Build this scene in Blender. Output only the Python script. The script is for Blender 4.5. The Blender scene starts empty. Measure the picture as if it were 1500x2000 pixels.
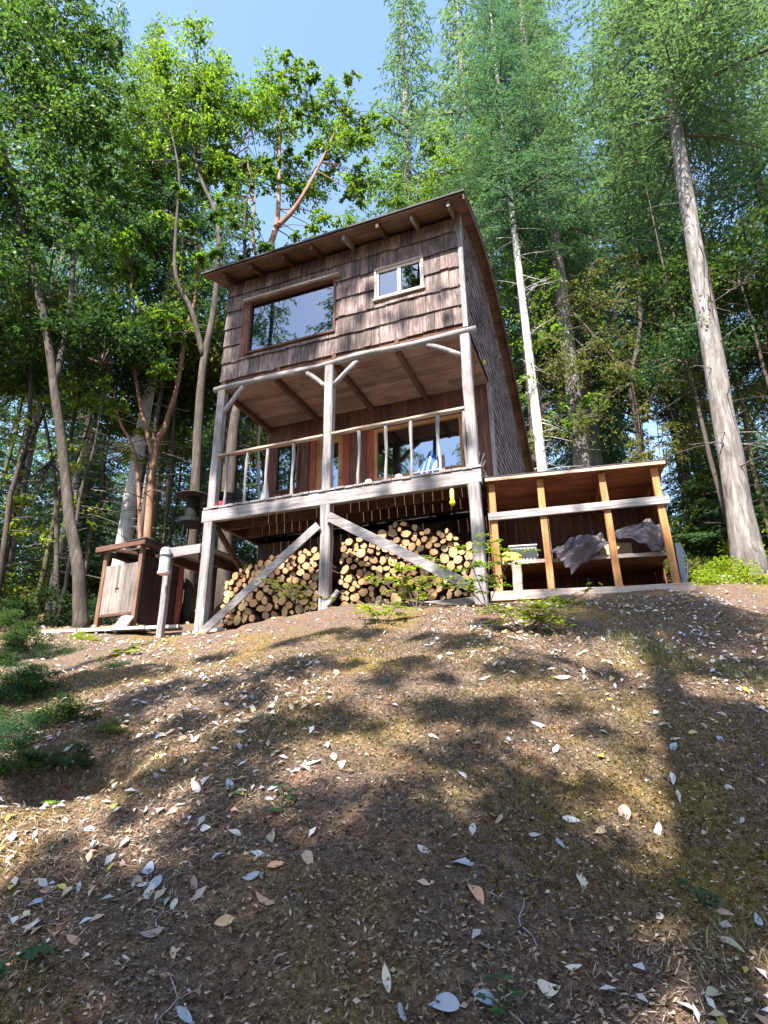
import bpy, math, random
import numpy as np
from mathutils import Vector, Matrix, noise
random.seed(7); RNG = np.random.default_rng(11)
C = bpy.context.scene.collection
R = math.radians

# ------------------------------------------------------------------ camera maths (eye at the origin, z = 0 at eye level)
FPX, PITCH, ROLL = 1136.0, R(19.27), 0.0123
def ray(px, py):
    x = px-750; y = 1000-py
    cr, sr = math.cos(ROLL), math.sin(ROLL)
    x, y = cr*x-sr*y, sr*x+cr*y
    c, s = math.cos(PITCH), math.sin(PITCH)
    return Vector((x, FPX*c-y*s, FPX*s+y*c))/FPX
def at(px, py, Y):
    r = ray(px, py)
    return r*(Y/r.y)

# ------------------------------------------------------------------ terrain
def base_z(x, y):
    y = np.asarray(y, float); x = np.asarray(x, float)
    z = np.where(y < 7, -1.5+0.40*y, 1.3+0.14*(y-7))
    z = np.where(y > 12, 2.0+0.24*(y-12), z)
    z = np.where(y > 60, 13.5+0.06*(y-60), z)
    z = np.where(y < -1, -1.9+0.28*(y+1), z)
    z = np.where(y < -14, -5.54+0.04*(y+14), z)
    z = z+0.07*np.clip(x, 0, 14)+0.02*np.clip(x, -20, 0)*np.clip(y-9, 0, 6)/6
    return z
CTRL = [(0, 0, -1.5), (1.2, 1.5, -.9), (-1.3, 1.6, -.95), (0, 3.4, -.13), (0, 5.2, .63), (1.23, 7.0, 1.30), (-.83, 7.85, 1.28), (-2.75, 8.6, 1.02), (-3.1, 8.0, .98), (-2.0, 9.0, 1.25),
        (0.5, 9.2, 1.4), (3.5, 6.75, 1.30), (3.7, 8.3, 1.45), (6.74, 10.5, 2.30), (-4.86, 10, 1.42), (-3.6, 9.8, 1.42), (-6.5, 10, 1.4), (-3.0, 4.6, .05), (-4.6, 6.2, .42),
        (-2.0, 6.6, .72), (3.0, 3.6, -.02), (-2.6, 3.0, -.55), (5.0, 6.0, 1.0)]
_cp = np.array(CTRL); SIG = 1.5
_res = _cp[:, 2]-base_z(_cp[:, 0], _cp[:, 1])
_A = np.exp(-((_cp[:, None, 0]-_cp[None, :, 0])**2+(_cp[:, None, 1]-_cp[None, :, 1])**2)/(2*SIG**2))
_W = np.linalg.solve(_A+0.06*np.eye(len(_cp)), _res)
def _hash(ix, iy, s):
    v = np.sin(ix*127.1+iy*311.7+s*74.7)*43758.5453
    return v-np.floor(v)
def vnoise(x, y, s=0):
    ix, iy = np.floor(x), np.floor(y); fx, fy = x-ix, y-iy
    fx = fx*fx*(3-2*fx); fy = fy*fy*(3-2*fy)
    a, b, c, d = _hash(ix, iy, s), _hash(ix+1, iy, s), _hash(ix, iy+1, s), _hash(ix+1, iy+1, s)
    return (a+(b-a)*fx)*(1-fy)+(c+(d-c)*fx)*fy-.5
HOLE = (-1.78, 3.55)
def ground(x, y):
    x = np.asarray(x, float); y = np.asarray(y, float)
    z = base_z(x, y)
    for (cx, cy, _), w in zip(CTRL, _W):
        z = z+w*np.exp(-((x-cx)**2+(y-cy)**2)/(2*SIG**2))
    z = z+.16*vnoise(x*.7, y*.7, 1)+.07*vnoise(x*2.1, y*2.1, 2)+.035*vnoise(x*6, y*6, 3)+.014*vnoise(x*17, y*17, 4)
    z = z+.008*vnoise(x*45, y*45, 5)*(np.abs(y-3) < 5)
    z = z-.62*np.exp(-((x-HOLE[0])**2/.09+(y-HOLE[1])**2/.045))
    return z
def gz(x, y): return float(ground(x, y))

# ------------------------------------------------------------------ mesh collector
class MB:
    def __init__(s): s.v = []; s.f = []; s.m = []
    def add(s, verts, faces, mi=0):
        o = len(s.v); s.v += [tuple(v) for v in verts]; s.f += [tuple(i+o for i in f) for f in faces]; s.m += [mi]*len(faces)
    def box(s, x0, x1, y0, y1, z0, z1, mi=0):
        s.add([(x0, y0, z0), (x1, y0, z0), (x1, y1, z0), (x0, y1, z0), (x0, y0, z1), (x1, y0, z1), (x1, y1, z1), (x0, y1, z1)],
              [(0, 3, 2, 1), (4, 5, 6, 7), (0, 1, 5, 4), (1, 2, 6, 5), (2, 3, 7, 6), (3, 0, 4, 7)], mi)
    def beam(s, p, q, w, h, up=(0, 0, 1), seg=1, wob=0.0, mi=0, seed=0):
        """rectangular timber from p to q; w across, h along up; chamfered 8-gon section, slight wander"""
        p, q = Vector(p), Vector(q); d = (q-p).normalized(); up = Vector(up)
        if abs(d.dot(up.normalized())) > .95: up = Vector((0, 1, 0))
        a = d.cross(up).normalized(); b = a.cross(d).normalized()
        c = min(w, h)*.12
        sec = [(w/2-c, h/2), (w/2, h/2-c), (w/2, -h/2+c), (w/2-c, -h/2), (-w/2+c, -h/2), (-w/2, -h/2+c), (-w/2, h/2-c), (-w/2+c, h/2)]
        vs = []; n = len(sec)
        for i in range(seg+1):
            t = i/seg; o = p.lerp(q, t)
            if wob:
                o = o+a*wob*noise.noise((t*2.3, seed, 0))+b*wob*noise.noise((t*2.3, seed, 7))
                k = 1+wob*4*noise.noise((t*4.1, seed, 3))
            else: k = 1
            vs += [o+a*x*k+b*y*k for x, y in sec]
        fs = [(i*n+j, i*n+(j+1) % n, (i+1)*n+(j+1) % n, (i+1)*n+j) for i in range(seg) for j in range(n)]
        fs += [tuple(range(n))[::-1], tuple(range(seg*n, seg*n+n))]
        s.add(vs, fs, mi)
    def tube(s, pts, rad, n=8, mi=0, cap=True, rough=0.0, seed=0):
        pts = [Vector(p) for p in pts]; m = len(pts)
        vs = []; a = None
        for i, p in enumerate(pts):
            d = (pts[min(i+1, m-1)]-pts[max(i-1, 0)]).normalized()
            if a is None:
                a = d.orthogonal().normalized()
            else:
                a = (a-d*a.dot(d)); a = a.normalized() if a.length > 1e-6 else d.orthogonal().normalized()
            b = d.cross(a)
            r = rad[i] if hasattr(rad, '__len__') else rad
            for j in range(n):
                t = 2*math.pi*j/n
                k = r*(1+rough*noise.noise((math.cos(t)*1.3+seed*5.1, math.sin(t)*1.3, i*.8)))
                vs.append(p+(a*math.cos(t)+b*math.sin(t))*k)
        fs = [(i*n+j, i*n+(j+1) % n, (i+1)*n+(j+1) % n, (i+1)*n+j) for i in range(m-1) for j in range(n)]
        if cap: fs += [tuple(range(n))[::-1], tuple(range((m-1)*n, m*n))]
        s.add(vs, fs, mi)
    def lathe(s, c, prof, n=20, mi=0):
        c = Vector(c); vs = []
        for r, z in prof: vs += [c+Vector((r*math.cos(2*math.pi*j/n), r*math.sin(2*math.pi*j/n), z)) for j in range(n)]
        m = len(prof)
        fs = [(i*n+j, i*n+(j+1) % n, (i+1)*n+(j+1) % n, (i+1)*n+j) for i in range(m-1) for j in range(n)]
        fs += [tuple(range(n))[::-1], tuple(range((m-1)*n, m*n))]
        s.add(vs, fs, mi)
    def prism(s, poly, axis, a0, a1, mi=0):
        """closed polygon (2D) extruded along axis 'x' or 'y' or 'z'"""
        def P(u, v, a): return {'x': (a, u, v), 'y': (u, a, v), 'z': (u, v, a)}[axis]
        n = len(poly)
        vs = [P(u, v, a0) for u, v in poly]+[P(u, v, a1) for u, v in poly]
        fs = [tuple(range(n))[::-1], tuple(range(n, 2*n))]+[(i, (i+1) % n, n+(i+1) % n, n+i) for i in range(n)]
        s.add(vs, fs, mi)
    def mesh(s, name, mats, off=(0, 0, 0), smooth=False):
        me = bpy.data.meshes.new(name)
        me.from_pydata([(v[0]-off[0], v[1]-off[1], v[2]-off[2]) for v in s.v], [], s.f)
        for mm in (mats if isinstance(mats, (list, tuple)) else [mats]): me.materials.append(mm)
        if any(s.m): me.polygons.foreach_set('material_index', s.m)
        if smooth: me.polygons.foreach_set('use_smooth', [True]*len(s.f))
        import bmesh
        bm = bmesh.new(); bm.from_mesh(me); bmesh.ops.recalc_face_normals(bm, faces=bm.faces); bm.to_mesh(me); bm.free()
        return me
    def build(s, name, mats, parent=None, off=(0, 0, 0), smooth=False):
        o = bpy.data.objects.new(name, s.mesh(name, mats, off, smooth)); C.objects.link(o)
        if parent: o.parent = parent
        return o
def kites(name, cen, dirs, nrm, ln, wd, mats, fold=0.25, extra=None):
    """many leaf sized faces: kite quads (2 triangles each side of a fold)"""
    n = len(cen)
    dirs = dirs/np.maximum(np.linalg.norm(dirs, axis=1, keepdims=True), 1e-6)
    side = np.cross(dirs, nrm); side /= np.maximum(np.linalg.norm(side, axis=1, keepdims=True), 1e-6)
    up = np.cross(side, dirs)
    ln = ln[:, None]; wd = wd[:, None]
    a = cen-dirs*ln*.5; b = cen+side*wd*.5+up*wd*fold-dirs*ln*.05; c = cen+dirs*ln*.5; d = cen-side*wd*.5+up*wd*fold-dirs*ln*.05
    V = np.stack([a, b, c, d], 1).reshape(-1, 3)
    idx = np.arange(n*4, dtype=np.int32)
    ev = None; mi = None
    nl = n*4; nf = n
    loops = idx; starts = np.arange(n, dtype=np.int32)*4
    mat_i = np.zeros(n, np.int32)
    if extra is not None and extra.v:
        ev = np.array(extra.v); off = len(V)
        V = np.concatenate([V, ev])
        el = np.array([i+off for f in extra.f for i in f], np.int32)
        ec = np.array([len(f) for f in extra.f], np.int32)
        es = np.concatenate([[0], np.cumsum(ec)[:-1]]).astype(np.int32)+nl
        loops = np.concatenate([loops, el]); starts = np.concatenate([starts, es]); mat_i = np.concatenate([mat_i, np.ones(len(ec), np.int32)])
    me = bpy.data.meshes.new(name)
    me.vertices.add(len(V)); me.vertices.foreach_set('co', V.astype(np.float32).ravel())
    me.loops.add(len(loops)); me.loops.foreach_set('vertex_index', loops.astype(np.int32))
    me.polygons.add(len(starts)); me.polygons.foreach_set('loop_start', starts.astype(np.int32))
    me.update(calc_edges=True)
    for mm in mats: me.materials.append(mm)
    me.polygons.foreach_set('material_index', mat_i)
    me.validate()
    return me
def link(name, me, parent=None, loc=None):
    o = bpy.data.objects.new(name, me); C.objects.link(o)
    if parent: o.parent = parent
    if loc is not None: o.location = loc
    return o
def tag(o, label=None, cat=None, group=None, kind=None):
    if label: o['label'] = label
    if cat: o['category'] = cat
    if group: o['group'] = group
    if kind: o['kind'] = kind
    return o
def empty(name, loc, rz, label, cat, group=None):
    o = bpy.data.objects.new(name, None); C.objects.link(o)
    o.location = loc; o.rotation_euler = (0, 0, rz); o.empty_display_size = .2
    return tag(o, label, cat, group)
def copy_tree(o, parent=None):
    c = o.copy(); C.objects.link(c)
    if parent: c.parent = parent
    for ch in o.children: copy_tree(ch, c)
    return c

# ------------------------------------------------------------------ materials
def newmat(name):
    m = bpy.data.materials.new(name); m.use_nodes = True
    nt = m.node_tree; b = nt.nodes['Principled BSDF']
    return m, nt, b
def nd(nt, t, **kw):
    n = nt.nodes.new(t)
    for k, v in kw.items():
        if k.startswith('i_'):
            n.inputs[k[2:].replace('_', ' ')].default_value = v
        else: setattr(n, k, v)
    return n
def ramp(nt, fac, stops):
    r = nt.nodes.new('ShaderNodeValToRGB'); e = r.color_ramp.elements
    while len(e) < len(stops): e.new(.5)
    for i, (p, c) in enumerate(stops): e[i].position = p; e[i].color = (*c, 1)
    nt.links.new(fac, r.inputs['Fac']); return r.outputs['Color']
def coords(nt, scale, which='Object'):
    tc = nd(nt, 'ShaderNodeTexCoord'); mp = nd(nt, 'ShaderNodeMapping')
    mp.inputs['Scale'].default_value = scale
    nt.links.new(tc.outputs[which], mp.inputs['Vector']); return mp.outputs['Vector']
def mixc(nt, fac, a, b, mode='MIX'):
    n = nd(nt, 'ShaderNodeMix', data_type='RGBA', blend_type=mode)
    if isinstance(fac, (int, float)): n.inputs[0].default_value = fac
    else: nt.links.new(fac, n.inputs[0])
    for v, s in ((a, 6), (b, 7)):
        if isinstance(v, tuple): n.inputs[s].default_value = (*v, 1)
        else: nt.links.new(v, n.inputs[s])
    return n.outputs[2]
def wood(name, c0, c1, c2, axis='z', island=.35, scale=1.0, rough=.85, bump=.35):
    """grained timber; grain runs along the given local axis"""
    m, nt, b = newmat(name)
    st = {'x': (2, 26, 26), 'y': (26, 2, 26), 'z': (26, 26, 2)}[axis]
    v = coords(nt, tuple(a*scale for a in st))
    n1 = nd(nt, 'ShaderNodeTexNoise', i_Scale=1.0, i_Detail=8.0, i_Roughness=.65, i_Distortion=.6); nt.links.new(v, n1.inputs['Vector'])
    v2 = coords(nt, (1.7, 1.7, 1.7))
    n2 = nd(nt, 'ShaderNodeTexNoise', i_Scale=1.3, i_Detail=4.0); nt.links.new(v2, n2.inputs['Vector'])
    c = ramp(nt, n1.outputs['Fac'], [(.28, c0), (.5, c1), (.72, c2)])
    dk = ramp(nt, n2.outputs['Fac'], [(.3, (.45, .42, .4)), (.6, (1, 1, 1))])
    c = mixc(nt, .7, c, dk, 'MULTIPLY')
    if island:
        g = nd(nt, 'ShaderNodeNewGeometry')
        k = ramp(nt, g.outputs['Random Per Island'], [(0, (1-island,)*3), (.5, (1, .98, .96)), (1, (1+island*.6, 1+island*.5, 1+island*.45))])
        c = mixc(nt, 1.0, c, k, 'MULTIPLY')
    nt.links.new(c, b.inputs['Base Color']); b.inputs['Roughness'].default_value = rough; b.inputs['Specular IOR Level'].default_value = .25
    bp = nd(nt, 'ShaderNodeBump', i_Strength=bump, i_Distance=.01); nt.links.new(n1.outputs['Fac'], bp.inputs['Height']); nt.links.new(bp.outputs['Normal'], b.inputs['Normal'])
    return m
def plain(name, col, rough=.6, var=.25, scale=9., metal=0.0, spec=.4, bump=.1):
    m, nt, b = newmat(name)
    v = coords(nt, (1, 1, 1)); n1 = nd(nt, 'ShaderNodeTexNoise', i_Scale=scale, i_Detail=6.0, i_Roughness=.6); nt.links.new(v, n1.inputs['Vector'])
    c = ramp(nt, n1.outputs['Fac'], [(.3, tuple(a*(1-var) for a in col)), (.7, tuple(min(1, a*(1+var)) for a in col))])
    nt.links.new(c, b.inputs['Base Color']); b.inputs['Roughness'].default_value = rough; b.inputs['Metallic'].default_value = metal; b.inputs['Specular IOR Level'].default_value = spec
    bp = nd(nt, 'ShaderNodeBump', i_Strength=bump, i_Distance=.01); nt.links.new(n1.outputs['Fac'], bp.inputs['Height']); nt.links.new(bp.outputs['Normal'], b.inputs['Normal'])
    return m
def leafmat(name, cols, trans=.35, rough=.6, objvar=.25, spec=.12):
    m, nt, b = newmat(name)
    g = nd(nt, 'ShaderNodeNewGeometry')
    k = len(cols)
    c = ramp(nt, g.outputs['Random Per Island'], [(i/(k-1), cc) for i, cc in enumerate(cols)])
    if objvar:
        oi = nd(nt, 'ShaderNodeObjectInfo')
        o = ramp(nt, oi.outputs['Random'], [(0, (1-objvar, 1-objvar*.6, 1-objvar*.2)), (.5, (1, 1, 1)), (1, (1+objvar*.7, 1+objvar*.35, 1-objvar*.2))])
        c = mixc(nt, 1.0, c, o, 'MULTIPLY')
    nt.links.new(c, b.inputs['Base Color']); b.inputs['Roughness'].default_value = rough; b.inputs['Specular IOR Level'].default_value = spec
    if trans:
        t = nd(nt, 'ShaderNodeBsdfTranslucent'); tc = mixc(nt, 1.0, c, (1.25, 1.3, .55), 'MULTIPLY'); nt.links.new(tc, t.inputs['Color'])
        mx = nd(nt, 'ShaderNodeMixShader'); mx.inputs[0].default_value = trans
        nt.links.new(b.outputs[0], mx.inputs[1]); nt.links.new(t.outputs[0], mx.inputs[2])
        nt.links.new(mx.outputs[0], nt.nodes['Material Output'].inputs['Surface'])
    return m
def barkmat(name, c0, c1, c2, sc=(9, 9, 1.6), bump=.8):
    m, nt, b = newmat(name)
    v = coords(nt, sc); n1 = nd(nt, 'ShaderNodeTexNoise', i_Scale=1.0, i_Detail=8.0, i_Roughness=.7, i_Distortion=.8); nt.links.new(v, n1.inputs['Vector'])
    v2 = coords(nt, (1, 1, .7)); n2 = nd(nt, 'ShaderNodeTexNoise', i_Scale=2.2, i_Detail=5.0); nt.links.new(v2, n2.inputs['Vector'])
    c = ramp(nt, n1.outputs['Fac'], [(.3, c0), (.52, c1), (.72, c2)])
    c = mixc(nt, .6, c, ramp(nt, n2.outputs['Fac'], [(.35, (.5, .5, .45)), (.65, (1.1, 1.08, 1.05))]), 'MULTIPLY')
    nt.links.new(c, b.inputs['Base Color']); b.inputs['Roughness'].default_value = .9; b.inputs['Specular IOR Level'].default_value = .2
    bp = nd(nt, 'ShaderNodeBump', i_Strength=bump, i_Distance=.03); nt.links.new(n1.outputs['Fac'], bp.inputs['Height']); nt.links.new(bp.outputs['Normal'], b.inputs['Normal'])
    return m
def glassmat(name, tint=(.02, .025, .03), refl=.3):
    """a window pane: sees into the dark room and mirrors what stands before it"""
    m, nt, b = newmat(name); nt.nodes.remove(b)
    tr = nd(nt, 'ShaderNodeBsdfTransparent'); tr.inputs[0].default_value = (.55, .6, .62, 1)
    gl = nd(nt, 'ShaderNodeBsdfGlossy'); gl.inputs['Roughness'].default_value = .015; gl.inputs[0].default_value = (.8, .88, 1, 1)
    fr = nd(nt, 'ShaderNodeFresnel'); fr.inputs[0].default_value = 1.5
    ad = nd(nt, 'ShaderNodeMath', operation='ADD'); ad.inputs[1].default_value = refl; nt.links.new(fr.outputs[0], ad.inputs[0])
    v = coords(nt, (1.2, 1.2, 1.2)); nz = nd(nt, 'ShaderNodeTexNoise', i_Scale=1.0, i_Detail=1.0); nt.links.new(v, nz.inputs['Vector'])
    bp = nd(nt, 'ShaderNodeBump', i_Strength=.05, i_Distance=.02); nt.links.new(nz.outputs['Fac'], bp.inputs['Height']); nt.links.new(bp.outputs['Normal'], gl.inputs['Normal'])
    mx = nd(nt, 'ShaderNodeMixShader'); nt.links.new(ad.outputs[0], mx.inputs[0]); nt.links.new(tr.outputs[0], mx.inputs[1]); nt.links.new(gl.outputs[0], mx.inputs[2])
    nt.links.new(mx.outputs[0], nt.nodes['Material Output'].inputs['Surface'])
    return m
GREY = ((.10, .09, .095), (.26, .24, .25), (.42, .395, .40))
M = dict(
    grey_z=wood('weathered_wood_upright', *GREY, 'z', .15), grey_x=wood('weathered_wood_level', *GREY, 'x', .15), grey_y=wood('weathered_wood_deep', *GREY, 'y', .25),
    rail=wood('rail_wood', (.2, .13, .09), (.42, .32, .25), (.55, .46, .4), 'x', .15),
    shingle=wood('shingle_wood', (.065, .046, .046), (.17, .127, .122), (.38, .31, .30), 'z', .5, 1.0, .9, .5),
    shingle_side=wood('side_shingle_wood', (.12, .105, .12), (.24, .21, .235), (.36, .33, .36), 'z', .4, 1.2, .9, .5),
    siding=wood('reddish_board_siding', (.055, .026, .02), (.12, .055, .042), (.19, .095, .07), 'z', .3),
    ceiling=wood('ceiling_plank', (.17, .10, .07), (.27, .175, .13), (.36, .26, .2), 'x', .3),
    joist=wood('brown_joist', (.06, .03, .022), (.11, .055, .04), (.16, .085, .06), 'y', .2),
    joist_x=wood('brown_joist_level', (.06, .03, .022), (.11, .055, .04), (.16, .085, .06), 'x', .2),
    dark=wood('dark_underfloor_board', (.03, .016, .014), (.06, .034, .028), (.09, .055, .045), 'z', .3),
    newwood_z=wood('honey_wood_upright', (.24, .11, .04), (.40, .20, .085), (.5, .29, .14), 'z', .1),
    newwood_x=wood('honey_wood_level', (.30, .16, .07), (.45, .26, .12), (.55, .35, .18), 'x', .15),
    shedboard=wood('red_shed_board', (.14, .05, .028), (.24, .095, .05), (.33, .15, .085), 'x', .35),
    stallpost=wood('brown_stall_post', (.09, .05, .033), (.17, .10, .068), (.26, .17, .12), 'z', .1),
    door=wood('orange_door_wood', (.28, .13, .05), (.42, .21, .085), (.5, .28, .13), 'z', .1),
    redwood=wood('red_painted_wood', (.16, .035, .025), (.28, .07, .05), (.36, .12, .09), 'z', .2),
    maroon=wood('maroon_board', (.024, .012, .013), (.042, .022, .023), (.07, .036, .036), 'z', .3),
    panel=wood('pale_stall_board', (.11, .09, .08), (.23, .19, .175), (.40, .35, .32), 'z', .55),
    roofing=plain('dark_roofing', (.05, .045, .05), .85, .4, 14),
    soffit=wood('soffit_board', (.11, .065, .045), (.19, .12, .085), (.27, .185, .14), 'x', .3),
    frame=wood('window_frame_wood', (.2, .15, .13), (.4, .33, .3), (.52, .46, .43), 'x', .1),
    white=plain('white_sash', (.7, .7, .72), .5, .08), glass=glassmat('window_glass', refl=.16),
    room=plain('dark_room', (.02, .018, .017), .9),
    logend=None,
    bark_fir=barkmat('fir_bark', (.06, .052, .05), (.19, .17, .165), (.36, .335, .33)),
    bark_dark=barkmat('dark_bark', (.03, .025, .022), (.075, .06, .052), (.15, .13, .11)),
    bark_pale=barkmat('pale_dead_wood', (.32, .29, .28), (.55, .52, .5), (.72, .69, .67), (14, 14, 1.2), .5),
    bark_madrone=barkmat('orange_madrone_bark', (.11, .055, .04), (.25, .135, .09), (.38, .27, .2), (4, 4, .9), .4),
    bark_moss=barkmat('mossy_bark', (.035, .035, .015), (.09, .085, .035), (.19, .17, .1)),
    twig=plain('twig_bark', (.11, .085, .07), .9, .4, 20),
    greytwig=plain('grey_dead_twig', (.3, .28, .27), .9, .35, 20),
    needle=leafmat('fir_needles', [(.065, .115, .08), (.09, .165, .11), (.12, .205, .135), (.15, .235, .175), (.10, .18, .145)], .38, .55),
    needle_dark=leafmat('deep_green_needles', [(.03, .065, .045), (.05, .105, .06), (.075, .14, .08)], .35, .55),
    madrone=leafmat('madrone_leaves', [(.07, .14, .03), (.12, .22, .03), (.17, .29, .03), (.22, .31, .04), (.08, .15, .05)], .45, .4),
    broad=leafmat('broad_leaves', [(.035, .08, .03), (.06, .12, .035), (.09, .17, .04), (.14, .2, .05)], .45, .45),
    bush=leafmat('dark_bush_leaves', [(.02, .045, .02), (.035, .07, .026), (.055, .1, .03), (.09, .12, .04)], .35, .6),
    olive=leafmat('olive_leaves', [(.07, .09, .03), (.11, .125, .035), (.16, .165, .045), (.2, .18, .07)], .4, .5),
    lime=leafmat('lime_leaves', [(.14, .21, .02), (.21, .29, .025), (.30, .32, .03), (.2, .28, .05)], .45, .45),
    herb=leafmat('herb_leaves', [(.025, .06, .035), (.04, .09, .045), (.065, .125, .055)], .35, .45),
)
# ------------------------------------------------------------------ cabin (local: x to the right along the front, y back, z world)
CAB = (1.229, 7.10); CRZ = R(-20.7); OFF = (0, 0, 1.3)
def cab2w(x, y, z):
    c, s = math.cos(CRZ), math.sin(CRZ)
    return Vector((CAB[0]+x*c-y*s, CAB[1]+x*s+y*c, z))
def w2cab(p):
    dx, dy = p[0]-CAB[0], p[1]-CAB[1]; c, s = math.cos(CRZ), math.sin(CRZ)
    return (dx*c+dy*s, -dx*s+dy*c)
cabin = empty('cabin', (CAB[0], CAB[1], 1.3), CRZ, 'two storey shingled wooden cabin with a railed porch standing on tall posts', 'cabin')
def cb(mb, name, mat, parent=cabin, smooth=False): return mb.build(name, mat, parent, OFF, smooth)
def one(name, mat, p, q, w, h, up=(0, 0, 1), seg=1, wob=0, parent=cabin, seed=0):
    m = MB(); m.beam(p, q, w, h, up, seg, wob, 0, seed); return cb(m, name, mat, parent)
XL, XR, YB, YE = -4.25, 0.0, 1.55, 6.2
def cg(x, y): w = cab2w(x, y, 0); return gz(w.x, w.y)
# lower posts, upper posts
for i, x in enumerate((-.04, -2.2, -4.22)):
    one('lower_post', M['grey_z'], (x, .02, cg(x, .02)-.15), (x, .02, 2.86), .155, .14, (0, 1, 0), 8, .014, seed=i*3+1)
for i, x in enumerate((-.03, -2.2, -4.21)):
    one('porch_post', M['grey_z'], (x, .03, 3.075), (x, .03, 5.20), .14, .13, (0, 1, 0), 10, .018, seed=i*3+9)
one('deck_beam', M['grey_x'], (-4.34, 0, 2.962), (.07, 0, 2.962), .09, .205, (0, 0, 1), 12, .006, seed=4)
# decking: boards running back, light falls through the gaps
m = MB(); x = -4.32
k = 0
while x < .06:
    w = .135; z = 3.069+.004*math.sin(k*2.1)
    m.box(x, min(x+w, .08), -.055-.012*abs(math.sin(k*1.7)), YB-.004, z, z+.03); x += w+.008; k += 1
cb(m, 'decking', M['grey_y'])
for y in (.5, 1.0): one('floor_joist', M['joist_x'], (-4.3, y, 2.97), (.04, y, 2.97), .05, .18)
for x in (-.03, -4.24): one('side_beam', M['joist'], (x, .05, 2.965), (x, 6.1, 2.965), .06, .19)
# long diagonal braces in front, short one going back
one('diagonal_brace', M['grey_x'], (-4.12, -.085, 1.15), (-2.28, -.085, 2.55), .028, .125, (0, 0, 1), 8, .01, seed=2)
one('diagonal_brace', M['grey_x'], (-2.12, -.085, 2.66), (-.17, -.085, 1.50), .028, .135, (0, 0, 1), 8, .01, seed=5)
one('diagonal_brace', M['joist'], (-4.16, .12, 2.8), (-4.1, 1.0, 2.1), .06, .09)
one('diagonal_brace', M['dark'], (-4.75, .65, 1.35), (-3.9, .9, 2.25), .05, .08)
m = MB(); m.beam((-2.14, -.02, 1.42), (-1.98, -.02, 1.6), .06, .06); cb(m, 'foot_wedge', M['grey_x'])
# upper log beam and knee braces
m = MB(); pts = [(-4.36+4.5*i/14, .0+.012*math.sin(i*1.3), 5.245+.012*math.sin(i*.9)) for i in range(15)]
m.tube(pts, [.052+.006*math.sin(i*1.7) for i in range(15)], 10, rough=.1); cb(m, 'porch_beam', M['grey_x'], smooth=True)
for k, (p, q) in enumerate((((-4.16, .02, 4.78), (-3.80, .02, 5.21)), ((-2.26, .02, 4.84), (-2.62, .02, 5.20)), ((-2.14, .02, 4.84), (-1.72, .02, 5.20)), ((-.08, .02, 4.86), (-.62, .02, 5.20)))):
    m = MB(); p, q = Vector(p), Vector(q); mid = p.lerp(q, .5)+Vector((0, 0, .012))
    m.tube([p, p.lerp(mid, .5), mid, q], [.042, .038, .037, .04], 8, rough=.2, seed=k); cb(m, 'knee_brace', M['grey_z'], smooth=True)
# porch ceiling
m = MB(); y = .055; k = 0
while y < YB-.01:
    for a, b_ in ((-4.27, -2.9+.3*math.sin(k*3)), (-2.898+.3*math.sin(k*3), -.9+.4*math.sin(k*5)), (-.898+.4*math.sin(k*5), -.002)):
        m.box(a, b_, y, min(y+.137, YB-.004), 5.258, 5.28)
    y += .14; k += 1
cb(m, 'porch_ceiling', M['ceiling'])
for x in (-4.22, -3.18, -2.1, -1.08): one('ceiling_joist', M['joist'], (x, .06, 5.205), (x, YB-.005, 5.205), .075, .1)
# recessed ground-floor front
RW = ((-4.06, -3.56, 3.88, 4.82), (-3.26, -2.62, 3.10, 4.86), (-2.06, -.48, 3.80, 4.78))
def boards(mb, x0, x1, z0, z1, y0, y1, w, holes, gap=.004):
    """vertical boards with openings cut out"""
    x = x0
    while x < x1-.01:
        ww = min(w*(.85+.3*random.random()), x1-x); dz = random.uniform(-.004, .004)
        segs = [(z0, z1)]
        edges = sorted({x, x+ww-gap}|{h[0] for h in holes if x < h[0] < x+ww-gap}|{h[1] for h in holes if x < h[1] < x+ww-gap})
        for ea, eb in zip(edges[:-1], edges[1:]):
            if eb-ea < .004: continue
            c = (ea+eb)/2; segs = [(z0, z1)]
            for h in holes:
                if h[0] < c < h[1]:
                    segs = [s for a, b in segs for s in ((a, min(b, h[2])), (max(a, h[3]), b)) if s[1]-s[0] > .01]
            for a, b in segs: mb.box(ea, eb, y0+dz, y1, a, b)
        x += ww
m = MB(); boards(m, XL, XR, 3.105, 5.255, YB, YB+.03, .16, RW); cb(m, 'porch_wall', M['siding'])
def window(rect, y, fw, mats, sash=None, proud=.03, mull=(), name='window', depth=.09):
    x0, x1, z0, z1 = rect; m = MB()
    for a in ((x0, x1, z1-fw, z1), (x0, x1, z0, z0+fw), (x0, x0+fw, z0+fw, z1-fw), (x1-fw, x1, z0+fw, z1-fw)):
        m.box(a[0], a[1], y-proud, y+depth-proud, a[2], a[3])
    w = cb(m, name, mats)
    ix0, ix1, iz0, iz1 = x0+fw, x1-fw, z0+fw, z1-fw
    g = MB(); g.box(ix0, ix1, y+.022, y+.028, iz0, iz1); cb(g, 'pane', M['glass'], w)
    if sash:
        s = MB(); t = .028
        xs = [ix0]+[ix0+(ix1-ix0)*q for q in mull]+[ix1]
        for a, b in zip(xs[:-1], xs[1:]):
            for r in ((a, b, iz1-t, iz1), (a, b, iz0, iz0+t), (a, a+t, iz0+t, iz1-t), (b-t, b, iz0+t, iz1-t)):
                s.box(r[0]+.001, r[1]-.001, y-.008, y+.018, r[2], r[3])
        cb(s, 'sash', sash, w)
    return w
window(RW[0], YB, .035, M['siding'])
window(RW[2], YB, .05, M['door'], None)
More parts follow.
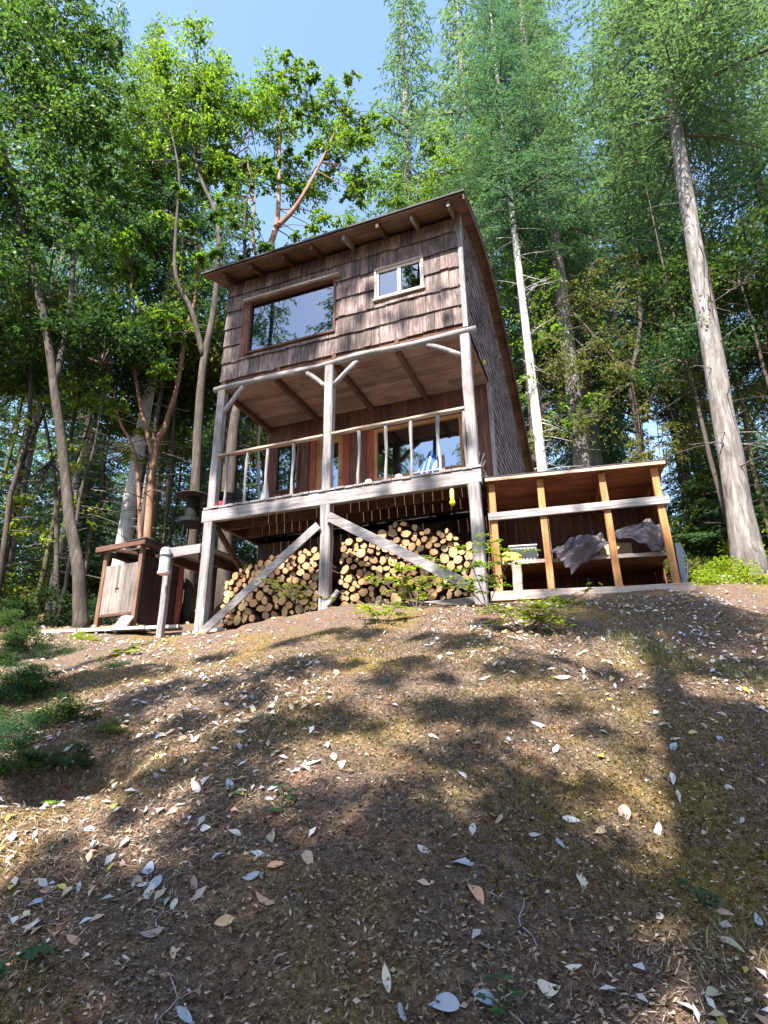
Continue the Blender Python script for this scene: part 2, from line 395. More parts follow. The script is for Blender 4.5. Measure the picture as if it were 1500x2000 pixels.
# door with a glazed upper half
m = MB(); x0, x1, z0, z1 = RW[1]
m.box(x0+.05, x1-.05, YB+.01, YB+.045, z0, 3.78); m.box(x0+.05, x0+.15, YB+.01, YB+.045, 3.78, z1-.05); m.box(x1-.15, x1-.05, YB+.01, YB+.045, 3.78, z1-.05); m.box(x0+.15, x1-.15, YB+.01, YB+.045, z1-.17, z1-.05)
door = cb(m, 'door', M['door'])
g = MB(); g.box(x0+.15, x1-.15, YB+.024, YB+.03, 3.78, z1-.17); cb(g, 'pane', M['glass'], door)
g = MB(); g.tube([(x1-.09, YB+.01, 3.98), (x1-.09, YB-.03, 3.98)], .012, 8); g.lathe((x1-.09, YB-.045, 3.96), [(.005, 0), (.026, .01), (.026, .03), (.005, .04)], 12); cb(g, 'handle', plain('brass_knob', (.4, .28, .1), .3, .1, metal=1), door)
m = MB()
for a in ((x0-.06, x0+.05, z0, z1+.03), (x1-.05, x1+.08, z0, z1+.03), (x0+.05, x1-.05, z1-.05, z1+.03)): m.box(a[0], a[1], YB-.022, YB+.06, a[2], a[3])
cb(m, 'door_frame', M['redwood'])
m = MB(); m.box(-2.2, -2.06, YB-.018, YB+.06, 3.105, 4.9); cb(m, 'wall_trim', M['redwood'])
# dark rooms behind the glass so the panes are real openings
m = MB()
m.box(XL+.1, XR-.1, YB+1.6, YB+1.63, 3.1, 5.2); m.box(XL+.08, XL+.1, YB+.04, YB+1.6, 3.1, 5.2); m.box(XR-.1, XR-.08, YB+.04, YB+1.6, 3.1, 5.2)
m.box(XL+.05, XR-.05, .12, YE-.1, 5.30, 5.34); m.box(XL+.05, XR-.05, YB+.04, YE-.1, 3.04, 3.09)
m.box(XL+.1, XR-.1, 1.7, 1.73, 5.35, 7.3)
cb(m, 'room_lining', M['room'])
# upper front wall: courses of split shingles
def shingles(mb, x0, x1, zs, ztop, holes, put, wmin=.11, wmax=.27, thick=.016, jag=.015, tilt=.03):
    """zs = course bottoms from the lowest up; put(u, z, out) -> point; topf limits"""
    for ci, zb in enumerate(zs):
        zt = (zs[ci+1] if ci+1 < len(zs) else ztop)+.03
        x = x0+random.uniform(-.1, 0)
        while x < x1-.005:
            w = random.uniform(wmin, wmax); a, b = max(x, x0), min(x+w-.005, x1); x += w
            if b-a < .012: continue
            xs = [a, b]
            for h in holes:
                for hx in h[:2]:
                    if a < hx < b: xs.append(hx)
            xs.sort(); jz = random.uniform(-jag, jag*.7); th = thick*random.uniform(.7, 1.5); tl = tilt*random.uniform(.8, 1.25)
            for p, q in zip(xs[:-1], xs[1:]):
                if q-p < .004: continue
                c = (p+q)/2; segs = [(zb+jz, zt)]
                for h in holes:
                    if h[0]-1e-6 < c < h[1]+1e-6:
                        segs = [s for s0, s1 in segs for s in ((s0, min(s1, h[2])), (max(s0, h[3]), s1)) if s[1]-s[0] > .02]
                for s0, s1 in segs:
                    tb = s1
                    if callable(ztop_f): tb = min(s1, ztop_f(c))
                    if tb-s0 < .02: continue
                    o = tl*(1-(s0-zb)/.4)+.004; sl = random.uniform(-.004, .004)
                    V = [put(p, s0, o), put(q, s0+sl, o), put(q, tb, .004), put(p, tb, .004), put(p, s0, o-th), put(q, s0+sl, o-th), put(q, tb, -.012), put(p, tb, -.012)]
                    mb.add(V, [(0, 1, 2, 3), (7, 6, 5, 4), (0, 4, 5, 1), (1, 5, 6, 2), (2, 6, 7, 3), (3, 7, 4, 0)])
ROOF = [(-.47, 7.30), (.35, 7.60), (1.0, 7.76), (1.75, 7.78), (2.6, 7.54), (3.6, 7.08), (5.0, 6.26), (6.5, 5.30)]
def roof_z(y):
    for (a, za), (b, zb) in zip(ROOF[:-1], ROOF[1:]):
        if y <= b: return za+(zb-za)*(y-a)/(b-a)
    return ROOF[-1][1]
W1 = (-3.78, -2.10, 5.80, 6.86); W2 = (-1.42, -.60, 6.20, 6.80)
ztop_f = None
m = MB(); shingles(m, XL, -.035, [5.375, 5.71, 6.06, 6.42, 6.77, 7.1], 7.36, [W1, W2], lambda u, z, o: (u, -o, z)); 
cb(m, 'front_shingles', M['shingle'])
m = MB(); 
for a in ((XL+.01, -.04, 5.30, 5.80), (XL+.01, -3.78, 5.80, 6.86), (-2.10, -1.42, 5.80, 6.86), (-1.42, -.60, 5.80, 6.20), (-1.42, -.60, 6.80, 6.86), (-.60, -.04, 5.80, 6.86), (XL+.01, -.04, 6.86, 7.40)): m.box(a[0], a[1], .014, .05, a[2], a[3])
cb(m, 'front_sheathing', M['siding'])
m = MB(); m.box(XL, -.04, -.005, .055, 5.30, 5.372)
for x in (-4.2, -3.15, -2.15, -1.1): m.box(x, x+.07, -.03, .02, 5.29, 5.40)
cb(m, 'wall_plate', M['joist_x'])
w1 = window(W1, 0, .036, M['joist_x'], None, .045, depth=.11)
m = MB(); m.box(-3.86, -2.02, -.10, -.004, 6.862, 6.9); cb(m, 'head_trim', M['frame'], w1)
m = MB(); m.box(-3.90, -3.785, -.045, -.002, 5.76, 6.86); cb(m, 'side_trim', M['siding'], w1)
w2 = window(W2, 0, .035, M['frame'], M['white'], .04, (.5,), depth=.1)
m = MB(); m.box(-1.44, -.58, -.06, .0, 6.165, 6.198); cb(m, 'sill', M['frame'], w2)
m = MB(); m.box(-1.36, -1.02, .10, .104, 6.24, 6.7); m.box(-.99, -.66, .10, .104, 6.24, 6.76); cb(m, 'curtain', plain('pale_curtain', (.42, .42, .46), .9, .2, 30), w2)
for a, b_, nm in ((-.038, .034, 'corner_board'),):
    m = MB(); m.box(a, b_, -.042, .03, 5.3, 7.42); cb(m, nm, M['grey_z'])
# side walls
def side(xp, sgn, name):
    global ztop_f
    m = MB()
    zs = [2.55+.155*i for i in range(36)]
    ztop_f = lambda y: roof_z(y)-.03
    shingles(m, YB, YE, zs, 8.3, [], lambda u, z, o: (xp+sgn*o, u, z), .07, .15, .014, .014, .024)
    ztop_f2 = ztop_f
    shingles(m, .03, YB-.001, [z for z in zs if z > 5.28], 8.3, [], lambda u, z, o: (xp+sgn*o, u, z), .07, .15, .014, .014, .024)
    cb(m, name, M['shingle_side'])
    ztop_f = None
    m = MB(); x0, x1 = (xp-.05, xp-.014) if sgn > 0 else (xp+.014, xp+.05)
    pl = [(YB+.06, 2.5), (YE, 2.5), (YE, roof_z(YE)-.03)]+[(y, z-.03) for y, z in ROOF[::-1] if .06 < y < YE]+[(.06, roof_z(.06)-.03), (.06, 5.29), (YB+.06, 5.29)]
    m.prism(pl, 'x', x0, x1); cb(m, 'side_sheathing', M['siding'])
side(0.0, 1, 'side_shingles'); side(XL, -1, 'side_shingles')
m = MB(); boards(m, XL+.02, XR-.02, 2.5, 5.4, YE-.06, YE-.03, .18, []); cb(m, 'back_wall', M['siding'])
m = MB(); m.box(-.02, .036, YB-.035, YB+.028, 2.6, 5.25); cb(m, 'corner_board', M['grey_z'])
# roof
def roofpoly(off0, th): return [(y, z+off0) for y, z in ROOF]+[(y, z+off0+th) for y, z in ROOF[::-1]]
m = MB()
for (ya, za), (yb, zb) in zip(ROOF[:-1], ROOF[1:]):
    n = max(1, int(round((yb-ya)/.14)))
    for i in range(n):
        y0, y1 = ya+(yb-ya)*i/n, ya+(yb-ya)*(i+1)/n-.003; z0, z1 = za+(zb-za)*(y0-ya)/(yb-ya), za+(zb-za)*(y1-ya)/(yb-ya)
        m.prism([(y0, z0), (y1, z1), (y1, z1+.022), (y0, z0+.022)], 'x', -4.46, .17)
roof_o = cb(m, 'roof_deck', M['soffit'])
m = MB()
for (ya, za), (yb, zb) in zip(ROOF[:-1], ROOF[1:]):
    m.prism([(ya-(.03 if ya < 0 else 0), za+.026), (yb, zb+.026), (yb, zb+.058), (ya-(.03 if ya < 0 else 0), za+.058)], 'x', -4.5, .2)
cb(m, 'roofing', M['roofing'])
for i in range(8):
    x = -4.12+i*.575+.02*math.sin(i*4); ln = random.uniform(-.05, .03)
    m = MB(); y0 = -.40+ln
    m.prism([(y0, roof_z(y0)-.115), (y0, roof_z(y0)-.004), (-.002, roof_z(0)-.004), (-.002, roof_z(0)-.13)], 'x', x, x+.045); cb(m, 'rafter', M['grey_y'] if i in (4, 6, 7) else M['joist'])
for xa in (.172, ):
    m = MB(); pl = [(y, z-.14) for y, z in ROOF]+[(y, z-.002) for y, z in ROOF[::-1]]
    for (ya, za), (yb, zb) in zip(ROOF[:-1], ROOF[1:]):
        m.prism([(ya, za-.1), (yb, zb-.1), (yb, zb+.02), (ya, za+.02)], 'x', xa, xa+.022)
    cb(m, 'barge_board', M['siding'])
# railing
rail = MB()
rail.beam((-4.16, .0, 3.985), (-2.27, 0, 3.985), .085, .035, (0, 0, 1), 10, .008, seed=3); rail.beam((-2.13, 0, 3.99), (-.1, 0, 4.0), .085, .035, (0, 0, 1), 10, .01, seed=8)
rail = cb(rail, 'railing', M['rail'])
for k, x in enumerate((-3.98, -3.62, -3.24, -2.78, -1.70, -1.28, -.90, -.49, -.12)):
    m = MB(); z1 = 3.966; dx = random.uniform(-.02, .02)
    m.tube([(x+dx*t+.008*math.sin(t*6+k), .0, 3.095+(z1-3.095)*t) for t in (0, .2, .4, .6, .8, 1)], [.024, .021, .019, .022, .026, .026], 7, rough=.3, seed=k); cb(m, 'baluster', M['grey_z'], rail)
# underfloor: skirting boards behind the firewood, house floor
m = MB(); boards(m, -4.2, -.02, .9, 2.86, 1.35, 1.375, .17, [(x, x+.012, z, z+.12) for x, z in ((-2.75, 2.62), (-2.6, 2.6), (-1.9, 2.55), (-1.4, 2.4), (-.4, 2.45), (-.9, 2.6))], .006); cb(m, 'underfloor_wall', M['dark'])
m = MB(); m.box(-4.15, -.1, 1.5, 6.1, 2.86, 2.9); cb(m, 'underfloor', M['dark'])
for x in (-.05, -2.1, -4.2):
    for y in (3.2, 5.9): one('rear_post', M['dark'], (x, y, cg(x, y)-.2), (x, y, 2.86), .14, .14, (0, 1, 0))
# little red boarded landing at the rear
m = MB(); boards(m, .03, .34, 3.0, 3.95, 5.05, 5.08, .1, []); m.box(.03, .36, 5.0, 5.9, 3.95, 3.98); cb(m, 'rear_landing', M['redwood'])
# side stair landing at the far end, lower than the deck
m = MB(); x = -5.06
while x < -4.36:
    m.box(x, x+.12, -.02, 1.3, 2.50, 2.53); x += .128
land = cb(m, 'lower_landing', M['grey_y'])
m = MB(); m.beam((-5.06, -.04, 2.42), (-4.30, -.04, 2.44), .05, .14, (0, 0, 1), 4, .006); cb(m, 'landing_beam', M['grey_x'], land)
m = MB(); m.beam((-4.98, .06, cg(-4.98, .06)-.1), (-4.98, .06, 2.49), .10, .10, (0, 1, 0), 6, .01, seed=12); cb(m, 'landing_post', M['grey_z'], land)
m = MB(); m.beam((-4.98, 1.2, cg(-4.98, 1.2)-.1), (-4.98, 1.2, 2.49), .09, .09, (0, 1, 0)); m.beam((-5.05, .2, 2.41), (-5.05, 1.28, 2.41), .05, .15); m.beam((-4.5, .2, 2.41), (-4.5, 1.28, 2.41), .05, .15); cb(m, 'landing_joist', M['joist'], land)

# ------------------------------------------------------------------ firewood
def log_mats():
    m, nt, b = newmat('cut_log_end')
    tc = nd(nt, 'ShaderNodeTexCoord'); sx = nd(nt, 'ShaderNodeSeparateXYZ'); nt.links.new(tc.outputs['Object'], sx.inputs[0])
    cx = nd(nt, 'ShaderNodeCombineXYZ'); nt.links.new(sx.outputs[0], cx.inputs[0]); nt.links.new(sx.outputs[2], cx.inputs[1])
    ln = nd(nt, 'ShaderNodeVectorMath', operation='LENGTH'); nt.links.new(cx.outputs[0], ln.inputs[0])
    nz = nd(nt, 'ShaderNodeTexNoise', i_Scale=18.0, i_Detail=5.0); nt.links.new(tc.outputs['Object'], nz.inputs['Vector'])
    ml = nd(nt, 'ShaderNodeMath', operation='MULTIPLY_ADD'); ml.inputs[1].default_value = .05; nt.links.new(nz.outputs['Fac'], ml.inputs[0]); nt.links.new(ln.outputs['Value'], ml.inputs[2])
    ms = nd(nt, 'ShaderNodeMath', operation='MULTIPLY'); ms.inputs[1].default_value = 520; nt.links.new(ml.outputs[0], ms.inputs[0])
    sn = nd(nt, 'ShaderNodeMath', operation='SINE'); nt.links.new(ms.outputs[0], sn.inputs[0])
    c = ramp(nt, sn.outputs[0], [(0, (.38, .27, .155)), (1, (.5, .385, .25))])
    oi = nd(nt, 'ShaderNodeObjectInfo')
    c = mixc(nt, 1.0, c, ramp(nt, oi.outputs['Random'], [(0, (.5, .42, .38)), (.25, (1.05, .85, .68)), (.45, (1.2, 1.08, .9)), (.6, (.62, .6, .6)), (.75, (1.1, .8, .55)), (1, (1.3, 1.22, 1.12))]), 'MULTIPLY')
    c = mixc(nt, .5, c, ramp(nt, nz.outputs['Fac'], [(.35, (.5, .42, .38)), (.6, (1.1, 1.1, 1.1))]), 'MULTIPLY')
    nt.links.new(c, b.inputs['Base Color']); b.inputs['Roughness'].default_value = .8
    return m, barkmat('log_bark', (.07, .03, .018), (.17, .085, .05), (.3, .2, .15), (12, 3, 12), .5)
LE, LB = log_mats()
def logmesh(i, split=False):
    n = 14; r = random.Random(100+i); vs = []
    rr = [1+.16*math.sin(2*math.pi*j/n*2+i)*r.random()+r.uniform(-.07, .07) for j in range(n)]
    if split: rr = [k*(1 if math.cos(2*math.pi*j/n-.4) > -.35 else .55) for j, k in enumerate(rr)]
    mb = MB(); L = 4.0
    for y, k, dx in ((0, .96, 0), (.06, 1, 0), (L*.5, 1.02, r.uniform(-.1, .1)), (L, .95, 0)):
        vs += [(math.cos(2*math.pi*j/n)*rr[j]*k+dx, y, math.sin(2*math.pi*j/n)*rr[j]*k) for j in range(n)]
    mb.add(vs, [(q*n+j, q*n+(j+1) % n, (q+1)*n+(j+1) % n, (q+1)*n+j) for q in range(3) for j in range(n)], 0)
    mb.add(vs[:n], [tuple(range(n))], 1); mb.add(vs[3*n:], [tuple(range(n))[::-1]], 1)
    return mb.mesh('firewood_log', [LB, LE])
LOGS = [logmesh(i, i >= 6) for i in range(11)]
def stack(x0, x1, floor, prof, y, label_of, group, seed, rmin=.034, rmax=.078):
    rn = random.Random(seed); cs = []; fails = 0
    def H(x):
        for (a, za), (b, zb) in zip(prof[:-1], prof[1:]):
            if a <= x <= b: return za+(zb-za)*(x-a)/(b-a)
        return prof[0][1]
    while fails < 14 and len(cs) < 190:
        r = rmin+(rmax-rmin)*rn.random()**1.6; best = None
        for k in range(70):
            x = x0+r+(x1-x0-2*r)*rn.random(); z = floor(x)+r
            for (cx, cz, cr) in cs:
                dx = abs(cx-x)
                if dx < r+cr: z = max(z, cz+math.sqrt((r+cr)**2-dx*dx))
            sc = (z+r)-H(x)
            if best is None or sc < best[0]: best = (sc, x, z)
        if best[0] > .03: fails += 1; continue
        cs.append((best[1], best[2], r))
    for i, (x, z, r) in enumerate(cs):
        top = not any(abs(cx-x) < cr*.8 and cz > z+.01 for cx, cz, cr in cs)
        o = bpy.data.objects.new('firewood_log', LOGS[rn.randrange(11)]); C.objects.link(o)
        r *= .985
        o.location = cab2w(x, y+rn.uniform(-.045, .05), z); o.rotation_euler = (rn.uniform(-.03, .03), 0, CRZ+rn.uniform(-.05, .05))
        o.scale = (r, .105*rn.uniform(.92, 1.05), r)
        # spin about its own length
        o.rotation_mode = 'QUATERNION'
        from mathutils import Quaternion, Euler
        o.rotation_quaternion = Euler((rn.uniform(-.03, .03), 0, CRZ+rn.uniform(-.06, .06))).to_quaternion() @ Quaternion((0, 1, 0), rn.uniform(0, 6.28))
        o.scale = (r, .105, r)
        lab, grp = label_of(top, r)
        tag(o, lab, 'log', grp)
    return len(cs)
def lab(where):
    def f(top, r):
        if top: return 'cut log lying on the uneven top of the woodpile '+where, 'logs topping the woodpile '+where
        if r > .066: return 'thick round log end inside the woodpile '+where, 'thick logs in the woodpile '+where
        return 'thin cut log end packed in the woodpile '+where, 'thin logs in the woodpile '+where
    return f
nA = stack(-4.10, -2.28, lambda x: 1.27+.10*(x+4.03), [(-4.1, 1.95), (-3.85, 2.1), (-3.6, 2.22), (-3.3, 2.28), (-2.85, 2.32), (-2.5, 2.36), (-2.3, 2.2)], .30, lab('nearest the plank stall'), '', 5)
nB = stack(-2.13, -.12, lambda x: 1.40+.02*(x+2), [(-2.2, 2.4), (-1.9, 2.42), (-1.6, 2.42), (-1.3, 2.56), (-1.1, 2.58), (-.9, 2.42), (-.5, 2.38), (-.3, 2.2), (-.05, 2.05)], .30, lab('under the yellow feeder'), '', 6)
print('LOGS', nA, nB)
for x0, x1, z in ((-4.1, -2.3, 1.20), (-2.1, -.1, 1.33)):
    m = MB(); m.beam((x0, .16, z+(-.09 if x0 < -3 else 0)), (x1, .16, z+(.07 if x0 < -3 else .02)), .09, .09, (0, 0, 1), 4, .01)
    o = m.build('sleeper_beam', M['grey_x'], None); o.location = (CAB[0], CAB[1], 0); o.rotation_euler = (0, 0, CRZ)
    tag(o, 'squared timber on the ground carrying the woodpile '+('nearest the stall' if x0 < -3 else 'under the yellow feeder'), 'timber')
# ------------------------------------------------------------------ open shed beside the cabin
SH = (1.40, 7.28); SRZ = R(-13.5)
def sh2w(x, y, z):
    c, s = math.cos(SRZ), math.sin(SRZ)
    return Vector((SH[0]+x*c-y*s, SH[1]+x*s+y*c, z))
def sg(x, y): w = sh2w(x, y, 0); return gz(w.x, w.y)
SO = (0, 0, 1.3)
shed = empty('open_shed', (SH[0], SH[1], 1.3), SRZ, 'low open-fronted reddish wood shed with four honey coloured posts', 'shed')
def sb(m, n, mat, parent=shed): return m.build(n, mat, parent, SO)
WS, DS = 2.16, 1.25
def stop(y): return 2.93-.07*y
for i, (x, lean) in enumerate(((.05, 0), (.68, 0), (1.45, .02), (2.08, .03))):
    m = MB(); m.beam((x+lean, 0, 1.40), (x, 0, 2.92), .085, .05, (0, 1, 0), 5, .006, seed=i+30); sb(m, 'shed_post', M['newwood_z'])
m = MB(); m.beam((-.02, -.045, 2.44), (WS+.03, -.045, 2.47), .035, .105, (0, 0, 1), 6, .006, seed=40); sb(m, 'front_rail', M['grey_x'])
m = MB(); m.beam((-.06, -.05, 1.39), (WS+.12, -.05, 1.36), .05, .12, (0, 0, 1), 6, .008, seed=41); sb(m, 'bottom_rail', M['frame'])
m = MB(); y = -.1
while y < DS+.1:
    m.prism([(y, stop(y)), (y+.135, stop(y+.135)), (y+.135, stop(y+.135)+.022), (y, stop(y)+.022)], 'x', -.03, WS+.04); y += .139
sb(m, 'shed_roof', M['shedboard'])
m = MB(); m.prism([(-.13, stop(-.13)+.027), (DS+.14, stop(DS+.14)+.027), (DS+.14, stop(DS+.14)+.04), (-.13, stop(-.13)+.04)], 'x', -.06, WS+.07); sb(m, 'shed_roofing', M['roofing'])
m = MB(); m.box(-.03, WS+.04, -.125, -.104, stop(-.12)-.02, stop(-.12)+.024); sb(m, 'roof_edge', M['rail'])
m = MB(); boards(m, 0, WS, 1.3, 2.84, DS, DS+.02, .15, [], .003); sb(m, 'back_wall', M['siding'])
m = MB(); m.box(WS-.0, WS+.02, .75, DS, 1.35, 2.84); m.prism([(.03, 2.92), (.75, 2.86), (.75, 2.2)], 'x', WS, WS+.02); sb(m, 'end_wall', M['shedboard'])
m = MB(); m.box(-.02, 0, .03, DS, 1.35, 2.84); sb(m, 'end_wall', M['shedboard'])
m = MB()
for x in (.68, 1.45): m.beam((x, .03, 2.87), (x, DS, 2.79), .04, .08); 
sb(m, 'shed_rafter', M['shedboard'])
m = MB(); m.box(.04, WS-.03, .1, DS-.03, 1.83, 1.855); sb(m, 'shelf', M['shedboard'])
m = MB(); m.beam((.04, .09, 1.842), (WS-.05, .09, 1.825), .03, .05); sb(m, 'shelf_edge', M['frame'])
m = MB(); m.beam((.28, .12, 1.42), (.28, .12, 1.825), .12, .1, (0, 1, 0), 3, .01); sb(m, 'shelf_leg', M['frame'])
m = MB(); m.beam((2.1, .06, sg(2.1, .06)-.1), (2.1, .06, 1.305), .14, .14, (0, 1, 0), 3, .02); m.beam((.1, .06, sg(.1, .06)-.15), (.1, .06, 1.315), .14, .14, (0, 1, 0), 3, .02); m.beam((1.1, .5, sg(1.1, .5)-.15), (1.1, .5, 1.315), .14, .14, (0, 1, 0)); sb(m, 'foot_block', M['dark'])
# things in the shed
def place(o, x, y, z, rz=0, f=sh2w, base=SRZ):
    o.location = f(x, y, z); o.rotation_euler = (0, 0, base+rz)
t = empty('plastic_crate', (0, 0, 0), 0, 'grey ribbed plastic crate on the shed shelf behind the yellow sack', 'crate'); place(t, .38, .42, 1.857, .05)
m = MB(); 
for a in ((-.17, .17, -.12, -.108, 0, .25), (-.17, .17, .108, .12, 0, .25), (-.17, -.158, -.108, .108, 0, .25), (.158, .17, -.108, .108, 0, .25), (-.158, .158, -.108, .108, 0, .012)): m.box(*a)
for i in range(7): m.box(-.155+i*.047, -.135+i*.047, -.131, -.1202, .02, .22)
m.build('crate_shell', plain('grey_plastic', (.32, .32, .36), .45, .12), t)
m = MB(); m.box(-.185, .185, -.137, .135, .252, .268); m.build('rim', plain('light_grey_plastic', (.48, .48, .52), .45, .1), t)
m = MB(); m.box(.172, .19, -.06, .06, .1, .24); m.build('handle', plain('pale_handle', (.55, .55, .6), .5, .1), t)
def blobmesh(sx, sy, sz, seed, amp=.25, nu=28, nv=16):
    m = MB(); vs = []
    for i in range(nv+1):
        th = math.pi*i/nv
        for j in range(nu):
            ph = 2*math.pi*j/nu; d = Vector((math.sin(th)*math.cos(ph), math.sin(th)*math.sin(ph), math.cos(th)))
            k = 1+amp*noise.noise(d*1.7+Vector((seed, 0, 0)))+amp*.5*abs(noise.noise(d*4.1+Vector((0, seed, 0))))
            p = Vector((d.x*sx*k, d.y*sy*k, d.z*sz*k)); p.z = max(p.z, -sz*.55); vs.append(p)
    m.add(vs, [(i*nu+j, i*nu+(j+1) % nu, (i+1)*nu+(j+1) % nu, (i+1)*nu+j) for i in range(nv) for j in range(nu)])
    return m
o = blobmesh(.18, .1, .085, 3, .35).build('yellow_sack', plain('yellow_cloth', (.55, .40, .08), .7, .3, 25, bump=.4), None, smooth=True); place(o, .2, .17, 1.905, .1); tag(o, 'crumpled yellow sack slumped at the front of the shed shelf', 'sack')
m = MB(); m.box(-.035, .035, -.012, .012, 0, .34); o = m.build('short_plank', M['panel'], None); place(o, .2, .75, 1.857); tag(o, 'short pale plank standing upright behind the grey crate', 'plank')
# crumpled tarps
tarpm = plain('purple_grey_tarp', (.05, .037, .048), .55, .25, 6, spec=.5, bump=.25)
def tarp(name, corners, bulge, seed, label, thick=.004):
    """cloth sheet over hidden goods: four corners (shed coordinates) + a mound, folded by ridged noise"""
    n = 44; a, b, c, d = [Vector(q) for q in corners]; m = MB(); vs = []
    for i in range(n+1):
        for j in range(n+1):
            u, v = i/n, j/n
            p = (a*(1-u)+b*u)*(1-v)+(d*(1-u)+c*u)*v
            q = Vector((u*3.1+seed, v*3.1, seed*.7))
            r = .09*abs(noise.noise(q*.8))+.05*abs(noise.noise(q*1.9))+.014*abs(noise.noise(q*4.5))
            w = math.sin(math.pi*u)**.7*math.sin(math.pi*min(1, v*.9+.1))**.7 if 0 < u < 1 else 0
            e = .035*noise.noise(Vector((u*6, v*6, seed+9)))
            vs.append(p+Vector(bulge)*w+Vector((e*.6, -r*.9, r*.9+e)))
    m.add(vs, [(i*(n+1)+j, (i+1)*(n+1)+j, (i+1)*(n+1)+j+1, i*(n+1)+j+1) for i in range(n) for j in range(n)])
    o = m.build(name, tarpm, None, smooth=True); o.location = (SH[0], SH[1], 0); o.rotation_euler = (0, 0, SRZ)
    md = o.modifiers.new('thick', 'SOLIDIFY'); md.thickness = .006
    return tag(o, label, 'tarp')
tarp('crumpled_tarp', [(.70, .05, 1.90), (.93, -.02, 1.58), (1.46, .02, 1.98), (1.25, .34, 2.13)], (0, -.10, .12), 2, 'crumpled purple-grey tarp hanging over the shelf edge beside the second shed post')
tarp('crumpled_tarp', [(1.40, .05, 2.06), (1.98, .0, 1.76), (2.12, .06, 2.02), (1.98, .42, 2.30)], (0, -.08, .12), 8, 'purple-grey tarp heaped against the outermost shed post')
m = MB(); m.box(-.21, .21, -.12, .12, 0, .012); m.box(-.21, .21, -.12, -.108, .012, .19); m.box(-.21, .21, .108, .12, .012, .19); m.box(-.21, -.198, -.108, .108, .012, .19); m.box(.198, .21, -.108, .108, .012, .19); m.box(-.21, .0, -.12, .12, .192, .2)
o = m.build('cardboard_box', plain('cardboard', (.40, .32, .23), .85, .15, 12), None); place(o, 1.5, .36, 1.857, .25); tag(o, 'beige cardboard box on the shed shelf between the two tarps', 'box')
m = MB(); m.box(-.26, .26, -.2, .2, 0, .3); o = m.build('wood_chest', M['dark'], None); 
place(o, 1.05, .72, 1.857, 0); tag(o, 'dark wooden chest mostly hidden under the hanging tarp', 'chest')
mm = blobmesh(.07, .05, .05, 5, .2); o = mm.build('pale_stone', plain('pale_stone', (.5, .5, .52), .8, .2), None, smooth=True); place(o, 1.95, .3, sg(1.95, .3)+.02); tag(o, 'small pale stone on the ground inside the shed', 'stone')
m = MB(); m.box(-.035, .035, -.12, .12, 0, .55); m.tube([(.04, -.1, .1), (.075, -.1, .3), (.04, -.1, .5)], .012, 6); o = m.build('blue_jerrycan', plain('dark_blue_plastic', (.012, .022, .04), .5, .2), None); place(o, WS+.10, .35, sg(WS+.1, .35)-.01); tag(o, 'slim dark blue container standing outside the shed end', 'container')
m = MB(); m.box(-.36, .36, -.2, .2, 0, .03); m.box(-.33, .2, -.15, .22, .031, .05)
o = m.build('white_board', plain('white_paint_worn', (.7, .72, .76), .5, .12), None); place(o, .30, .25, stop(.25)+.042, 0); o.rotation_euler = (-.07, .01, SRZ); tag(o, 'white boards lying flat on the shed roof beside the cabin', 'board')

# ------------------------------------------------------------------ washing stall on the far side
ST = at(256, 1198, 9.9); SZ = gz(ST.x, ST.y); STR = R(-24)
def st2w(x, y, z):
    c, s = math.cos(STR), math.sin(STR); return Vector((ST.x+x*c-y*s, ST.y+x*s+y*c, z))
stall = empty('wash_stall', (ST.x, ST.y, SZ), STR, 'small weathered plank stall with a flat open roof beside the cabin', 'stall')
def tb(m, n, mat, parent=stall): return m.build(n, mat, parent)
H = 1.46
for x, y, mm_, nm in ((0, 0, 'stallpost', 'stall_post'), (-.86, 0, 'stallpost', 'stall_post'), (.04, .95, 'redwood', 'stall_post'), (-.84, .95, 'dark', 'stall_post')):
    m = MB(); zb = gz(*st2w(x, y, 0)[:2])-SZ-.1; m.beam((x, y, zb), (x, y, H-.02), .085, .075, (0, 1, 0), 4, .008, seed=int(x*7+y*3)+50); tb(m, nm, M[mm_])
m = MB(); boards(m, -.82, -.045, .28, 1.17, -.02, .0, .13, [(-.52, -.42, .66, .75)], .004); m.box(-.52, -.42, .0, .012, .64, .77); tb(m, 'front_panel', M['panel'])
m = MB(); m.beam((-.82, -.02, .27), (-.05, -.02, .27), .04, .05); tb(m, 'lower_rail', M['joist_x'])
m = MB(); m.box(.0, .02, .05, .9, .1, 1.32); tb(m, 'side_panel', M['maroon'])
m = MB(); boards(m, -.82, .02, .05, 1.2, .95, .97, .14, [], .01); tb(m, 'back_panel', M['panel'])
m = MB(); m.beam((-1.0, -.12, H+.01), (.18, -.12, H+.03), .05, .10); m.beam((-1.0, 1.05, H-.02), (.18, 1.05, H), .05, .1); m.beam((.14, -.1, H+.03), (.14, 1.05, H), .05, .1); m.beam((-.97, -.1, H), (-.97, 1.05, H-.02), .05, .1); m.beam((-.7, -.1, H), (-.05, 1.0, H-.02), .04, .06); tb(m, 'roof_frame', M['joist_x'])
m = MB(); m.box(-1.03, -.28, .25, 1.1, H+.055, H+.075); m.box(-.25, .2, -.16, 1.1, H+.077, H+.09); tb(m, 'roof_sheet', M['roofing'])
m = MB(); m.beam((-.87, -.06, .03), (-.1, -.06, .05), .09, .07, (0, 0, 1), 3, .01); tb(m, 'sill_board', M['newwood_x'])
m = MB(); m.box(-.17, .17, -.012, .012, 0, .3); o = m.build('pink_board', plain('faded_pink', (.5, .24, .2), .8, .2, 14), None); o.location = st2w(-.17, -.16, SZ-.03); o.rotation_euler = (R(-28), R(12), STR-.2); tag(o, 'faded pink board leaning against the foot of the plank stall', 'board')
m = MB(); 
